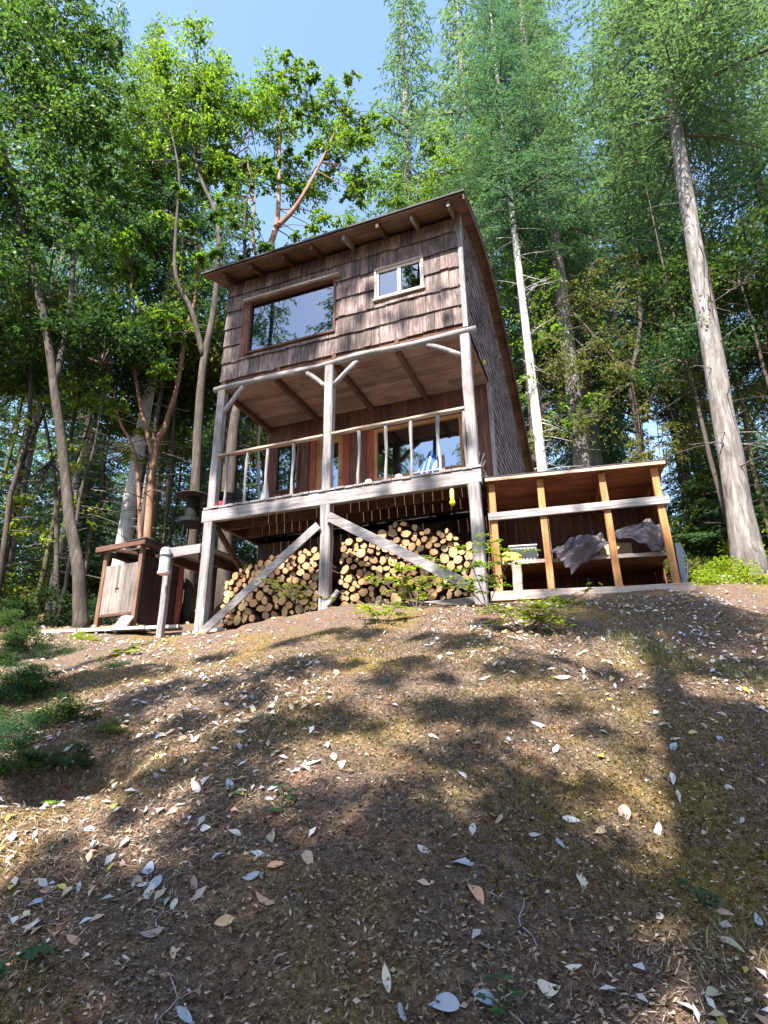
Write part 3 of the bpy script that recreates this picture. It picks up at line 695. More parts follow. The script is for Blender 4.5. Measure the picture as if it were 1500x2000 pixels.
for i in range(4): m.box(-.95+.5*i, -.47+.5*i, -.2+.03*math.sin(i*2), .22+.03*math.cos(i*3), .0, .045)
o = m.build('pale_walkway', plain('pale_slab', (.52, .5, .49), .85, .15, 10), None); q = at(212, 1228, 9.2); o.location = (q.x, q.y, gz(q.x, q.y)+.01); o.rotation_euler = (.02, -.05, R(8)); tag(o, 'pale slab walkway on the ground before the plank stall', 'walkway')
o = MB(); o.lathe((0, 0, 0), [(.12, 0), (.15, .03), (.16, .16), (.165, .2), (.15, .205), (.14, .19), (.12, .06), (.0, .05)], 20)
o = o.build('white_basin', M['white'], None, smooth=True); q = cab2w(-4.62, 1.0, 0); o.location = (q.x, q.y, gz(q.x, q.y)-.01); tag(o, 'white plastic basin on the ground behind the corner post', 'basin')
m = MB(); m.beam((-.9, 0, .03), (.5, 0, .05), .16, .05, (0, 0, 1), 3, .01); m.beam((-.8, .22, .02), (.6, .2, .04), .14, .05, (0, 0, 1), 3, .01)
o = m.build('ground_planks', M['frame'], None); q = cab2w(-4.6, .55, 0); o.location = (q.x, q.y, gz(q.x, q.y)+.02); o.rotation_euler = (0, 0, CRZ); tag(o, 'two weathered planks lying on the ground under the lower landing', 'planks')
# ------------------------------------------------------------------ small things on and under the porch
fd = cab2w(-.33, -.06, 2.63)
t = empty('bird_feeder', fd, CRZ, 'hanging yellow nectar feeder bottle under the porch deck edge', 'bird feeder'); t.scale = (.75, .75, .9)
m = MB(); m.lathe((0, 0, 0), [(.030, .035), (.040, .05), (.040, .17), (.03, .2), (.018, .205)], 16); m.build('bottle', plain('pale_bottle', (.62, .66, .2), .15, .1, spec=.6), t, smooth=True)
m = MB(); m.lathe((0, 0, -.03), [(.012, -.03), (.03, -.01), (.052, .0), (.052, .03), (.032, .063)], 16); m.build('feeding_base', plain('yellow_plastic', (.72, .62, .02), .35, .1), t, smooth=True)
m = MB(); m.tube([(0, 0, .2), (0, 0, .235)], .003, 6); m.build('hook', M['roofing'], t)
ln_ = cab2w(-4.86, -.16, 2.08)
t = empty('tube_feeder', ln_, CRZ, 'pale cylindrical seed feeder hanging against the landing post', 'bird feeder')
m = MB(); m.lathe((0, 0, 0), [(.07, .03), (.078, .035), (.078, .25), (.07, .255)], 20); m.build('tube', plain('milky_plastic', (.55, .62, .66), .3, .12, 12), t, smooth=False)
m = MB(); m.lathe((0, 0, .255), [(.085, .0), (.085, .022), (.02, .026)], 20); m.build('ring', plain('dark_band', (.05, .05, .06), .5, .2), t)
m = MB(); m.lathe((0, 0, .282), [(.06, .0), (.075, .01), (.075, .1), (.05, .125)], 20); m.build('cap', plain('grey_cap', (.42, .44, .48), .5, .15), t, smooth=False)
m = MB(); m.lathe((0, 0, 0), [(.04, -.03), (.09, -.01), (.095, .02), (.09, .028)], 20); m.build('tray', plain('pink_tray', (.5, .32, .3), .6, .15), t)
m = MB(); m.tube([(0, 0, .41), (.0, .06, .46)], .004, 6); m.build('hook', M['roofing'], t)
t = empty('black_burner', cab2w(-4.82, .30, 2.532), CRZ, 'black iron burner with a wide cap on the lower landing', 'burner')
iron = plain('black_iron', (.006, .0055, .006), .7, .3, spec=.2)
m = MB(); m.lathe((0, 0, .36), [(.17, .08), (.21, .12), (.21, .19), (.15, .21), (.11, .22)], 20); m.build('bowl', iron, t, smooth=False)
m = MB(); m.lathe((0, 0, .57), [(.11, .0), (.115, .02), (.115, .32), (.1, .36)], 18); m.build('column', iron, t)
m = MB(); m.lathe((0, 0, .92), [(.1, .0), (.29, .03), (.28, .045), (.12, .1), (.03, .12)], 22); m.build('cap', plain('rusty_iron', (.016, .008, .007), .8, .4), t)
for k in range(3):
    m = MB(); a = k*2.09+.4; m.tube([(.14*math.cos(a), .14*math.sin(a), .47), (.2*math.cos(a), .2*math.sin(a), 0)], .014, 6); m.build('leg', iron, t)
t = empty('barbecue', cab2w(-4.02, .36, 3.103), CRZ+.2, 'small dark barbecue with a sloping lid at the deck corner', 'barbecue')
m = MB(); m.prism([(-.2, .12), (.2, .12), (.24, .2), (-.24, .2)], 'y', -.14, .14); m.build('fire_box', iron, t)
m = MB(); m.prism([(-.25, .205), (.25, .205), (.1, .29), (-.2, .34)], 'y', -.15, .15); m.build('lid', iron, t)
for sx in (-.17, .17):
    for sy in (-.1, .1): m = MB(); m.tube([(sx, sy, .12), (sx*1.15, sy*1.1, 0)], .01, 6); m.build('leg', iron, t)
o = MB(); o.lathe((0, 0, 0), [(.05, 0), (.055, .005), (.055, .13), (.05, .135)], 16); o = o.build('red_can', plain('red_tin', (.5, .03, .05), .4, .15), None); o.location = cab2w(-4.13, .13, 3.103); tag(o, 'small red tin on the deck beside the porch corner post', 'tin')
for x, z, s, l in ((-1.58, 3.103, 1.0, 'round white pot on the deck edge near the middle post'), (-1.12, 3.103, 1.05, 'round white pot on the deck edge before the striped towel')):
    m = MB(); m.lathe((0, 0, 0), [(.03, 0), (.05, .03), (.055, .06), (.045, .09), (.03, .1), (.028, .09)], 16); o = m.build('white_pot', M['white'], None, smooth=True); o.scale = (s, s, s); o.location = cab2w(x, .1, z); tag(o, l, 'pot')
# slatted low chair carrying the striped towel
t = empty('deck_chair', cab2w(-.93, 1.0, 3.103), CRZ, 'low wooden chair on the porch under a blue striped towel', 'chair')
for sx in (-.2, .2):
    m = MB(); m.beam((sx, -.2, 0), (sx, -.12, .42), .035, .035, (0, 1, 0)); m.build('leg', M['grey_z'], t)
    m = MB(); m.beam((sx, .24, 0), (sx, .16, .80), .035, .035, (0, 1, 0)); m.build('leg', M['grey_z'], t)
m = MB(); m.box(-.22, .22, -.19, .2, .4, .425); m.build('seat', M['grey_x'], t)
m = MB(); m.box(-.18, .18, .165, .185, .5, .79); m.build('backrest', M['grey_x'], t)
def stripemat():
    m, nt, b = newmat('blue_striped_towel'); v = coords(nt, (1, 1, 1)); s = nd(nt, 'ShaderNodeSeparateXYZ'); nt.links.new(v, s.inputs[0])
    a = nd(nt, 'ShaderNodeMath', operation='MULTIPLY'); a.inputs[1].default_value = 75; nt.links.new(s.outputs[0], a.inputs[0])
    sn = nd(nt, 'ShaderNodeMath', operation='SINE'); nt.links.new(a.outputs[0], sn.inputs[0])
    c = ramp(nt, sn.outputs[0], [(.2, (.03, .09, .34)), (.45, (.06, .16, .45)), (.62, (.28, .38, .55)), (.9, (.38, .46, .6))]); nt.links.new(c, b.inputs['Base Color']); b.inputs['Roughness'].default_value = .95; return m
m = MB(); n = 24; vs = []
for i in range(n+1):
    for j in range(n+1):
        u, v = i/n-.5, j/n
        wd = .17+.3*v; z = .86-.62*v; y = .15-.40*v-.04*math.sin(u*25)*(.3+v)
        vs.append((u*wd*.95, y, z+.05*math.cos(u*6)-.02*math.sin(u*18)*v))
m.add(vs, [(i*(n+1)+j, (i+1)*(n+1)+j, (i+1)*(n+1)+j+1, i*(n+1)+j+1) for i in range(n) for j in range(n)])
o = m.build('striped_towel', stripemat(), None, smooth=True); o.location = cab2w(-.93, 1.0, 3.103); o.rotation_euler = (0, 0, CRZ); o.modifiers.new('thick', 'SOLIDIFY').thickness = .008
tag(o, 'blue and white striped towel draped over the chair behind the railing', 'towel')
# furled white parasol leaning at the wall end
t = empty('white_parasol', cab2w(-4.02, 1.2, 3.103), CRZ, 'folded white cloth parasol standing at the end of the porch', 'parasol')
m = MB(); m.lathe((0, 0, 0), [(.07, .03), (.13, .06), (.11, .3), (.07, .6), (.02, .95)], 18); m.build('cloth', plain('white_cloth', (.62, .66, .72), .9, .12, 6, bump=.4), t, smooth=True)
m = MB(); m.tube([(0, 0, 0), (0, 0, 1.0)], .014, 8); m.build('pole', M['newwood_z'], t)
# dried stems in a jar at the open end of the porch
t = empty('jar_of_stems', cab2w(-.10, .6, 3.103), CRZ, 'jar of dry pale stems at the porch end behind the corner post', 'jar')
m = MB(); m.lathe((0, 0, 0), [(.05, 0), (.06, .02), (.06, .13), (.045, .15)], 14); m.build('jar', plain('grey_jar', (.4, .42, .45), .3, .1), t)
m = MB()
for k in range(14):
    a = random.uniform(0, 6.28); r = random.uniform(.05, .16); h = random.uniform(.25, .5)
    m.tube([(0, 0, .1), (r*.4*math.cos(a), r*.4*math.sin(a), h*.6), (r*math.cos(a), r*math.sin(a), h)], [.004, .004, .009], 5)
m.build('stems', plain('dry_stem', (.5, .47, .45), .9, .2), t)
m = MB(); m.lathe((0, 0, 0), [(.015, 0), (.03, .01), (.03, .05), (.01, .06)], 12); o = m.build('yellow_lamp', plain('yellow_fitting', (.6, .5, .05), .4, .1), None); o.location = cab2w(.05, 1.0, 5.30); tag(o, 'small yellow insulator fixed under the side wall eave', 'insulator')
# ------------------------------------------------------------------ trees
def unit(v): return v/np.maximum(np.linalg.norm(v, axis=-1, keepdims=True), 1e-9)
def fir_crown(seed, Hc=18.0, Rb=3.3, nb=150, mat='needle', dens=1.0, fine=1.0):
    """a conifer crown from z=0 to Hc: drooping limbs carrying flat needle sprays"""
    g = np.random.default_rng(seed); P = []; D = []; N = []; L = []; Wd = []; ex = MB()
    for i in range(nb):
        t = (i+g.random())/nb; z = Hc*t
        az = i*2.399+g.normal(0, .35)
        ln = Rb*((1-t)**.75)*(.55+.6*g.random())*(1 if t > .12 else .55+3*t)+.12
        up = .30*(t-.35)+g.normal(0, .08)
        ns = max(5, int(ln/.13)); s = np.linspace(0, 1, ns)
        hx, hy = math.cos(az), math.sin(az)
        sw = g.normal(0, .15)
        px = ln*s; pz = z+ln*(up*s-.42*s**2+.16*s**3)
        ax = np.stack([hx*px-hy*sw*ln*s**2, hy*px+hx*sw*ln*s**2, pz], 1)
        if i % 3 == 0 and t < .95:
            k = [0, ns//3, 2*ns//3, ns-1]; ex.tube([tuple(ax[q]) for q in k], [.012+.014*ln, .009+.009*ln, .008+.003*ln, .003], 4, cap=False)
        for q in range(1, ns):
            sq = s[q]
            for sg_ in (-1, 1):
                tl = (ln*(1-sq)*.42+.16)*(.6+.7*g.random())
                if sq < .2: tl *= .6
                a2 = sg_*(.9+.25*g.normal())
                ca, sa = math.cos(a2), math.sin(a2)
                d = np.array([hx*ca-hy*sa, hy*ca+hx*sa, -.28+.18*g.normal()])
                m = max(2, int(tl/.085*dens)); u = (np.arange(m)+g.random(m))/m
                p = ax[q]+d*(tl*u)[:, None]; p[:, 2] -= tl*.35*u**2
                p += g.normal(0, .03, p.shape)
                dd = d+g.normal(0, .42, (m, 3)); dd[:, 2] -= .25
                P.append(p); D.append(dd); nn = g.normal(0, .45, (m, 3)); nn[:, 2] += 1; N.append(nn)
                L.append((.17+.15*g.random(m))*fine); Wd.append((.05+.045*g.random(m))*fine*.85)
    P, D, N, L, Wd = map(np.concatenate, (P, D, N, L, Wd))
    return kites('fir_crown', P, unit(D), unit(N), L, Wd, [M[mat], M['twig']], .15, ex)
def fine_crown(seed, Hc, Rb, nb): return fir_crown(seed, Hc, Rb, nb, 'needle', 2.4, fine=.55)
def bare_limbs(mb, z0, z1, r, n, lmax, seed, mi=0):
    g = random.Random(seed)
    for i in range(n):
        z = g.uniform(z0, z1); a = g.uniform(0, 6.28); l = lmax*g.uniform(.3, 1); up = g.uniform(-.25, .15)
        p = [Vector((math.cos(a)*l*s, math.sin(a)*l*s, z+l*(up*s-.25*s*s+.1*s**3))) for s in (0, .35, .7, 1)]
        p[2] += Vector((g.uniform(-.1, .1), g.uniform(-.1, .1), 0))*l*.5
        mb.tube(p, [r*.8, r*.55, r*.4, r*.15], 5, mi)
        for k in range(3):
            s = g.uniform(.3, .95); q = p[0].lerp(p[3], s); q = Vector((math.cos(a)*l*s, math.sin(a)*l*s, z+l*(up*s-.25*s*s+.1*s**3)))
            e = q+Vector((g.uniform(-1, 1), g.uniform(-1, 1), g.uniform(-.5, .3)))*l*.22
            mb.tube([q, e], [r*.3, r*.08], 4, mi)
def fir_trunk(seed, H, r0, mat, limbs=(2, 8, 20, 1.6), bend=.25):
    g = random.Random(seed); mb = MB(); n = 22; bx, by = g.uniform(-bend, bend), g.uniform(-bend, bend)
    pts = []; rad = []
    for i in range(n+1):
        t = i/n; z = -.3+(H+.3)*t**1.15
        w = math.sin(z*.35+seed)*.05*min(1, z*.2)
        pts.append((bx*math.sin(t*2.5)+w, by*math.sin(t*2.1)+w*.6, z)); rad.append(r0*(1-t)**.8*(1+.55*math.exp(-max(0, z)*2.2))+.02)
    mb.tube(pts, rad, 14, rough=.14, seed=seed)
    if limbs: bare_limbs(mb, limbs[0], limbs[1]*1.5, .022, int(limbs[2]*1.6), limbs[3], seed)
    return mb.mesh('trunk', [M[mat]], smooth=True)
FIR = [fir_crown(1), fir_crown(2, 17, 3.5, 135), fir_crown(3, 19, 3.0, 150), fir_crown(4, 15, 3.3, 115, 'needle_dark')]
FIR += [fine_crown(5, 18, 3.4, 170), fine_crown(6, 17, 3.0, 170)]
FTR = [fir_trunk(1, 30, .27, 'bark_fir'), fir_trunk(2, 30, .22, 'bark_fir', (1.5, 9, 30, 1.8)), fir_trunk(3, 30, .25, 'bark_dark'), fir_trunk(4, 30, .16, 'bark_dark', (1, 8, 26, 1.3))]
def fir(x, y, H, label, ci=0, ti=0, c0=.3, cs=1.0, tw=1.0, group=None, lean=(0, 0), rz=None, cat='tree', crown2=None, wide=1.0):
    t = empty('fir_tree', (x, y, gz(x, y)-.05), random.uniform(0, 6.28) if rz is None else rz, label, cat, group)
    if lean != (0, 0): t.rotation_euler = (lean[0], lean[1], t.rotation_euler.z)
    o = link('trunk', FTR[ti], t); o.scale = (tw*H/30 if tw == 1 else tw, tw*H/30 if tw == 1 else tw, H/30)
    Hc = {0: 18, 1: 17, 2: 19, 3: 15, 4: 18, 5: 17}[ci]
    o = link('crown', FIR[ci], t); k = H*(1-c0)/Hc; o.location = (0, 0, H*c0+.15); o.scale = (cs*wide, cs*wide, k*1.0)
    return t
# leafy trees: wandering stems to clumps of leaves
def leafy(name, pos, label, stems, blobs, leaf='madrone', bark='bark_madrone', dens=1.0, lsz=.11, group=None, seed=1, cat='tree', twigs=True, fill=0):
    """stems: lists of (points, r0, r1) in world space; blobs: (centre, radius) in world space"""
    g = np.random.default_rng(seed); gr = random.Random(seed)
    pos = Vector(pos); t = empty(name, pos, 0, label, cat, group)
    tr = MB(); ends = []
    for pts, r0, r1 in stems:
        pts = [Vector(p)-pos for p in pts]
        # smooth the polyline
        dense = []
        for i in range(len(pts)-1):
            p0 = pts[max(i-1, 0)]; p1 = pts[i]; p2 = pts[i+1]; p3 = pts[min(i+2, len(pts)-1)]
            for k in range(4):
                u = k/4; dense.append(.5*((2*p1)+(p2-p0)*u+(2*p0-5*p1+4*p2-p3)*u*u+(-p0+3*p1-3*p2+p3)*u**3))
        dense.append(pts[-1]); n = len(dense)
        tr.tube(dense, [(r0+(r1-r0)*i/(n-1))*(1+.5*math.exp(-i*.9)*(1 if pts[0].z < .3 else 0)) for i in range(n)], 10, rough=.14, seed=gr.randrange(99))
        ends += dense[n//2:]
    P = []; D = []; N = []; L = []; Wd = []; ex = MB()
    if not fill:
        blobs = [b for c, r in blobs for b in [(c, r)]+[(Vector(c)+Vector((gr.uniform(-1, 1), gr.uniform(-.8, .8), gr.uniform(-.7, .5)))*r*1.35, r*gr.uniform(.35, .6)) for k in range(2)]]
    for c, r in blobs:
        c = Vector(c)-pos; src = min(ends, key=lambda e: (e-c).length) if ends else c
        if twigs and ends:
            mid = src.lerp(c, .5)+Vector((gr.uniform(-.2, .2), gr.uniform(-.2, .2), gr.uniform(-.1, .3)))*r
            tr.tube([src, mid, c], [.014+.012*r, .009+.008*r, .006], 6, rough=.15)
        if fill:
            m = int(fill*r*r); v = unit(g.normal(0, 1, (m, 3)))*(g.random((m, 1))**.5)*r; v *= 1+.25*np.sin(v[:, [1, 2, 0]]*9/r+c.x)
            P.append(np.array(c)+v); D.append(unit(g.normal(0, 1, (m, 3)))); N.append(unit(g.normal(0, 1, (m, 3)))); L.append(lsz*(.7+.6*g.random(m))); Wd.append(lsz*.55*(.7+.6*g.random(m)))
            continue
        nsub = max(4, int(18*r*r))
        for k in range(nsub):
            d = Vector(g.normal(0, 1, 3)).normalized(); q = c+d*r*(g.random()**.45)
            q.z -= .1*r
            if twigs: ex.tube([c.lerp(q, .1), c.lerp(q, .6)+Vector((0, 0, .05)), q], [.012, .008, .003], 3, cap=False)
            cr = r*.36*(.6+.8*g.random()); m = int(75*dens*(.4+1.2*g.random()))
            sd = unit(g.normal(0, 1, (6, 3))*np.array([1, 1, .55])); sd[:, 2] -= .15; pk = g.integers(0, 6, m); tt = g.random((m, 1))**.7; v = sd[pk]*tt*cr*1.7+g.normal(0, .16, (m, 3))*cr; v[:, 2] -= cr*.5*tt[:, 0]**2
            P.append(np.array(q)+v); D.append(unit(sd[pk]+g.normal(0, .55, (m, 3))+np.array([0, 0, -.3]))); nn = g.normal(0, .6, (m, 3)); nn[:, 2] += .7; nn[:, 1] -= .35; N.append(unit(nn))
            L.append(lsz*(.7+.6*g.random(m))); Wd.append(lsz*.5*(.7+.6*g.random(m)))
    if len(tr.v): tr.build('trunk', M[bark], t, smooth=True)
    P, D, N, L, Wd = map(np.concatenate, (P, D, N, L, Wd))
    me = kites('crown', P, D, N, L, Wd, [M[leaf], M['twig']], .2, ex)
    link('crown', me, t)
    return t
def pale_stem(t):
    for o in t.children:
        if o.name.startswith('trunk'): o.data = o.data.copy(); o.data.materials[0] = M['bark_pale']
def W(px, py, Y): return at(px, py, Y)
def foot(px, py, Y):
    p = at(px, py, Y); p.z = gz(p.x, p.y)-.1; return p
# --- firs one can tell apart
t = fir(6.74, 10.5, 27, 'big fir with pale ridged bark standing alone beyond the shed end', 4, 0, .42, 1.25, .86, rz=.3, lean=(0, R(5.5)))
t = fir(3.95, 13.2, 24, 'slender fir with a bare white stem rising behind the shed', 5, 1, .44, .8, .62, rz=1.0)
pale_stem(t)
t = fir(5.45, 14.6, 28, 'fir with patchy light bark between the white stem and the big fir', 5, 0, .36, 1.0, .9, rz=2.0)
t = fir(9.3, 16.8, 22, 'dark trunked fir behind the big lone fir', 1, 2, .28, 1.05, .8, rz=2.9)
t = fir(1.6, 21.5, 39, 'tallest fir with its top just inside the picture above the roof peak', 2, 0, .2, 1.25, 1.2, rz=.3)
t = fir(-6.15, 13.0, 17, 'pale trunked fir behind the plank stall', 3, 1, .52, .7, .85, rz=.2)
pale_stem(t)
t = fir(4.2, 19.5, 33, 'full green fir beyond the roof between the tallest fir and the slender fir', 0, 0, .22, 1.3, 1.0, rz=1.5)
t = fir(12.0, 14.0, 19, 'broad fir at the picture edge outside the big lone fir', 4, 2, .24, 1.35, 1.1, rz=.9)
t = fir(7.6, 19.5, 34, 'tall fir standing deep in the wood past the big lone fir', 0, 0, .3, 1.2, 1.0, rz=3.3)
# --- the forest behind: nothing tells these apart
spots = [(-17, 17, 27), (-14, 21, 31), (-10.5, 18.5, 28), (-8.5, 25, 22), (-4.5, 22, 16), (-1.8, 27, 22), (-20, 26, 33), (-12, 30, 36), (-6, 33, 25), (2, 32, 27), (6, 29, 23), (10, 25, 22), (13, 21, 23), (16, 27, 35), (19, 19, 30), (10, 34, 28), (20, 34, 38), (-24, 20, 28), (16, 42, 30), (26, 27, 33), (-28, 33, 30), (15.5, 16, 18), (12.3, 29.5, 24), (8.6, 23, 19)]
for i, (x, y, h) in enumerate(spots):
    fir(x, y, h*random.uniform(.9, 1.08), 'fir of the dense wood behind the cabin and stall', (0, 1, 2, 3, 1)[i % 5], i % 4, random.uniform(.25, .5), random.uniform(.9, 1.25), 1, 'firs of the wood behind the cabin')
# young understorey firs fill the wood between the trunks
young = [(-8.4, 15.5, 5), (-11, 14.5, 7), (-5.2, 17, 6), (-9.5, 21, 8), (8.4, 14.3, 4.5), (10.5, 18, 8), (13.5, 17, 8), (4.9, 17.5, 6), (16.5, 18, 9), (-15.5, 16, 8), (1.2, 18, 8), (9.0, 21, 8), (-12.5, 24, 9), (-2, 22, 8), (3, 26, 9), (10.2, 14.8, 4)]
for i, (x, y, h) in enumerate(young):
    fir(x, y, h, 'young fir filling the gaps between the big trunks of the wood', (1, 3, 0)[i % 3], 3, .06, .62 if h < 9 else .8, .45, 'young firs under the big trees')
for i, (x, y, h) in enumerate([(-9, 30, 15), (-13, 33, 16), (-5, 29, 14), (-17, 30, 16), (-22, 32, 19), (-1, 34, 15), (-27, 28, 18), (-11, 26, 12), (-15, 25, 13), (-19, 24, 14), (-7, 24, 11), (-21, 19, 13), (8, 33, 15), (14, 34, 16), (20, 30, 16), (11, 27, 12), (-3.5, 25, 11)]):
    fir(x, y, h, 'young fir filling the gaps between the big trunks of the wood', (1, 3, 0)[i % 3], 3, .02, 1.15, .5, 'young firs under the big trees')
# --- big dark leafy tree at the far left
p0 = foot(160, 1180, 10.2)
leafy('leaning_tree', p0, 'mossy dark tree leaning out beside the plank stall', [
    ([p0, W(150, 1090, 10.2), W(136, 1000, 10.3), W(128, 890, 10.4), W(112, 740, 10.5), W(95, 600, 10.5), W(55, 430, 10.4), W(22, 250, 10.2), W(0, 120, 10), W(-20, -50, 10)], .115, .055),
    ([W(112, 740, 10.5), W(150, 560, 10.9), W(160, 330, 11), W(130, 120, 11)], .07, .03)],
    [(W(40, 60, 9.8), 1.5), (W(130, 40, 10.4), 1.5), (W(140, 170, 10.4), 1.2), (W(40, 190, 9.8), 1.4), (W(190, 110, 10.6), .9), (W(20, 320, 9.9), 1.3), (W(110, 310, 10.6), 1.0), (W(-60, 120, 10), 1.6), (W(200, 230, 10.8), .55), (W(205, 30, 10.8), .6), (W(10, 470, 10.2), 1.1), (W(90, 430, 10.7), .8), (W(-60, 330, 10), 1.5), (W(100, -90, 10), 1.8), (W(40, 560, 10.8), .9), (W(170, 390, 10.9), .45)], 'broad', 'bark_dark', .95, .125, seed=3)
# --- madrones behind the cabin
p0 = foot(378, 1040, 11.4)
leafy('madrone_tree', p0, 'forked madrone with the highest sunlit crown behind the cabin', [
    ([p0, W(382, 960, 11.4), W(392, 820, 11.4), W(405, 700, 11.5), W(430, 580, 11.7), W(440, 430, 12), W(412, 350, 12.2), W(395, 290, 12.4), W(392, 200, 12.6), W(405, 120, 12.7)], .125, .008),
    ([W(405, 690, 11.5), W(385, 600, 11.4), W(355, 530, 11.3), W(357, 440, 11.4), W(366, 330, 11.6), W(350, 230, 11.8), W(345, 170, 12.2)], .07, .006),
    ([W(430, 590, 11.7), W(420, 640, 11.6)], .06, .06)],
    [(W(410, 120, 12.8), 1.25), (W(350, 170, 12.4), 1.1), (W(455, 165, 12.8), .95), (W(320, 235, 12), .95), (W(400, 230, 12.6), 1.0), (W(470, 240, 12.8), .8), (W(290, 300, 12), .75), (W(430, 300, 12.6), .55), (W(345, 400, 11.6), .45), (W(330, 620, 11.6), .6), (W(250, 350, 12), .8)], 'madrone', 'bark_dark', 1.5, .11, seed=4)
p0 = foot(560, 1000, 12.6)
leafy('madrone_tree', p0, 'orange barked madrone whose forked limbs rise just above the roof edge', [
    ([p0, W(548, 760, 12.4), W(535, 560, 12.3), W(540, 480, 12.4), W(556, 425, 12.6), W(562, 330, 12.9), W(566, 240, 13.1), W(575, 170, 13.2)], .15, .008),
    ([W(552, 440, 12.5), W(592, 400, 12.7), W(635, 330, 13), W(668, 265, 13.2), W(690, 215, 13.4)], .08, .006),
    ([W(535, 560, 12.3), W(508, 470, 12.3), W(512, 380, 12.4), W(500, 300, 12.6), W(512, 230, 12.8)], .05, .006)],
    [(W(560, 170, 13.2), .95), (W(515, 215, 12.9), .85), (W(610, 190, 13.3), .75), (W(560, 240, 13), .7), (W(660, 190, 13.4), .65), (W(705, 220, 13.5), .8), (W(690, 290, 13.4), .7), (W(640, 270, 13.2), .5), (W(500, 330, 12.6), .6), (W(720, 350, 13.3), .65), (W(470, 400, 12.4), .5), (W(600, 470, 13), .55), (W(665, 420, 13.2), .6), (W(440, 320, 13.2), .8), (W(540, 330, 13.6), .7), (W(610, 360, 13.8), .8), (W(480, 300, 13.6), .6), (W(650, 330, 13.9), .7), (W(740, 250, 14), .7), (W(590, 130, 13.6), .5)], 'madrone', 'bark_madrone', 1.5, .11, seed=5)
p0 = foot(300, 1010, 12.2)
leafy('madrone_tree', p0, 'thin orange stemmed madrone leaning behind the lower landing', [
    ([p0, W(303, 890, 12.2), W(330, 815, 12.2), W(352, 745, 12.2), W(372, 640, 12.2), W(395, 560, 12.3), W(402, 470, 12.4)], .09, .03),
    ([W(303, 890, 12.2), W(280, 780, 12), W(262, 640, 12), W(270, 520, 12)], .05, .02), ([p0, W(270, 900, 12.2), W(235, 800, 12.2), W(225, 700, 12.2)], .05, .02)],
    [(W(385, 500, 12.3), .6), (W(270, 500, 12), .8), (W(225, 620, 12), .8), (W(320, 700, 12), .55), (W(215, 480, 12), .8), (W(360, 600, 12.3), .4), (W(210, 760, 12), .6), (W(300, 430, 12.2), .7)], 'madrone', 'bark_madrone', .8, .11, seed=6)
p0 = foot(452, 960, 10.9)
leafy('dark_stemmed_tree', p0, 'dark straight tree seen through the open end of the porch', [([p0, W(458, 860, 10.9), W(470, 780, 11), W(482, 700, 11.1), W(490, 560, 11.2), W(492, 420, 11.4), W(505, 350, 11.5)], .14, .008)],
    [(W(505, 340, 11.6), .5), (W(500, 400, 11.5), .6), (W(470, 460, 11.4), .5), (W(530, 470, 11.4), .45)], 'broad', 'bark_dark', .8, .11, seed=7)
# olive leaved tree between the shed and the big fir
p0 = foot(1255, 930, 13.6)
leafy('olive_tree', p0, 'tangled olive leaved tree behind the shed roof', [([p0, W(1250, 850, 13.6), W(1240, 760, 13.6), W(1260, 640, 13.6), W(1255, 520, 13.8)], .10, .04), ([W(1245, 830, 13.6), W(1300, 760, 13.4), W(1350, 690, 13.4)], .06, .02), ([W(1240, 760, 13.6), W(1180, 680, 13.5), W(1130, 620, 13.5)], .05, .02)],
    [(W(1230, 720, 13.4), .95), (W(1150, 690, 13.5), .85), (W(1300, 760, 13.3), .85), (W(1330, 660, 13.5), .8), (W(1210, 600, 13.6), .9), (W(1110, 590, 13.6), .8), (W(1270, 540, 13.8), .7), (W(1350, 860, 13.2), .75), (W(1170, 820, 13.4), .75), (W(1090, 720, 13.6), .8), (W(1080, 840, 13.6), .7), (W(1290, 880, 13), .7), (W(1385, 760, 13.4), .6)], 'olive', 'bark_dark', .75, .085, seed=8)
p0 = foot(1040, 930, 15)
leafy('lime_leaved_tree', p0, 'yellow-green leafy tree behind the corner of the roof', [([p0, W(1035, 700, 15), W(1010, 500, 15.2), W(990, 330, 15.6)], .1, .04)],
    [(W(960, 350, 15.5), 1.0), (W(1000, 450, 15.2), .8), (W(930, 300, 15.6), .8), (W(1010, 560, 15), .6), (W(880, 340, 15.8), .9), (W(1020, 330, 15.6), .7), (W(970, 250, 16), .8), (W(820, 360, 16), .9), (W(760, 350, 16), .9)], 'madrone', 'bark_dark', .8, .12, seed=9)
p0 = foot(120, 1120, 12.6)
leafy('understorey_tree', p0, 'light green understorey tree among the trunks beside the stall', [([p0, W(110, 960, 12.6), W(95, 820, 12.6), W(70, 700, 12.7)], .06, .02), ([W(110, 960, 12.6), W(170, 840, 12.7), W(215, 700, 12.9)], .035, .015)],
    [(W(60, 720, 12.4), .75), (W(140, 760, 12.4), .6), (W(30, 830, 12.3), .6), (W(120, 860, 12.4), .5), (W(190, 690, 12.8), .6), (W(80, 620, 12.7), .7), (W(-30, 720, 12.3), .8), (W(10, 950, 12.3), .55), (W(150, 980, 12.6), .45), (W(60, 1010, 12.4), .45), (W(230, 860, 13), .5)], 'lime', 'bark_dark', .55, .085, seed=12)
p0 = foot(1420, 1090, 14.5)
leafy('understorey_tree', p0, 'light green understorey tree showing on both sides of the big fir trunk', [([p0, W(1410, 900, 14.5), W(1400, 780, 14.5)], .06, .02), ([W(1410, 950, 14.5), W(1470, 850, 14.4), W(1520, 760, 14.4)], .04, .015)],
    [(W(1380, 950, 14.4), .6), (W(1350, 1020, 14.2), .55), (W(1500, 820, 14.3), .7), (W(1510, 960, 14.2), .7), (W(1400, 820, 14.5), .7), (W(1520, 1060, 14.0), .55), (W(1350, 870, 14.5), .5), (W(1400, 1060, 14.2), .4)], 'lime', 'bark_dark', .55, .085, seed=13)
p0 = foot(1060, 935, 13.5)
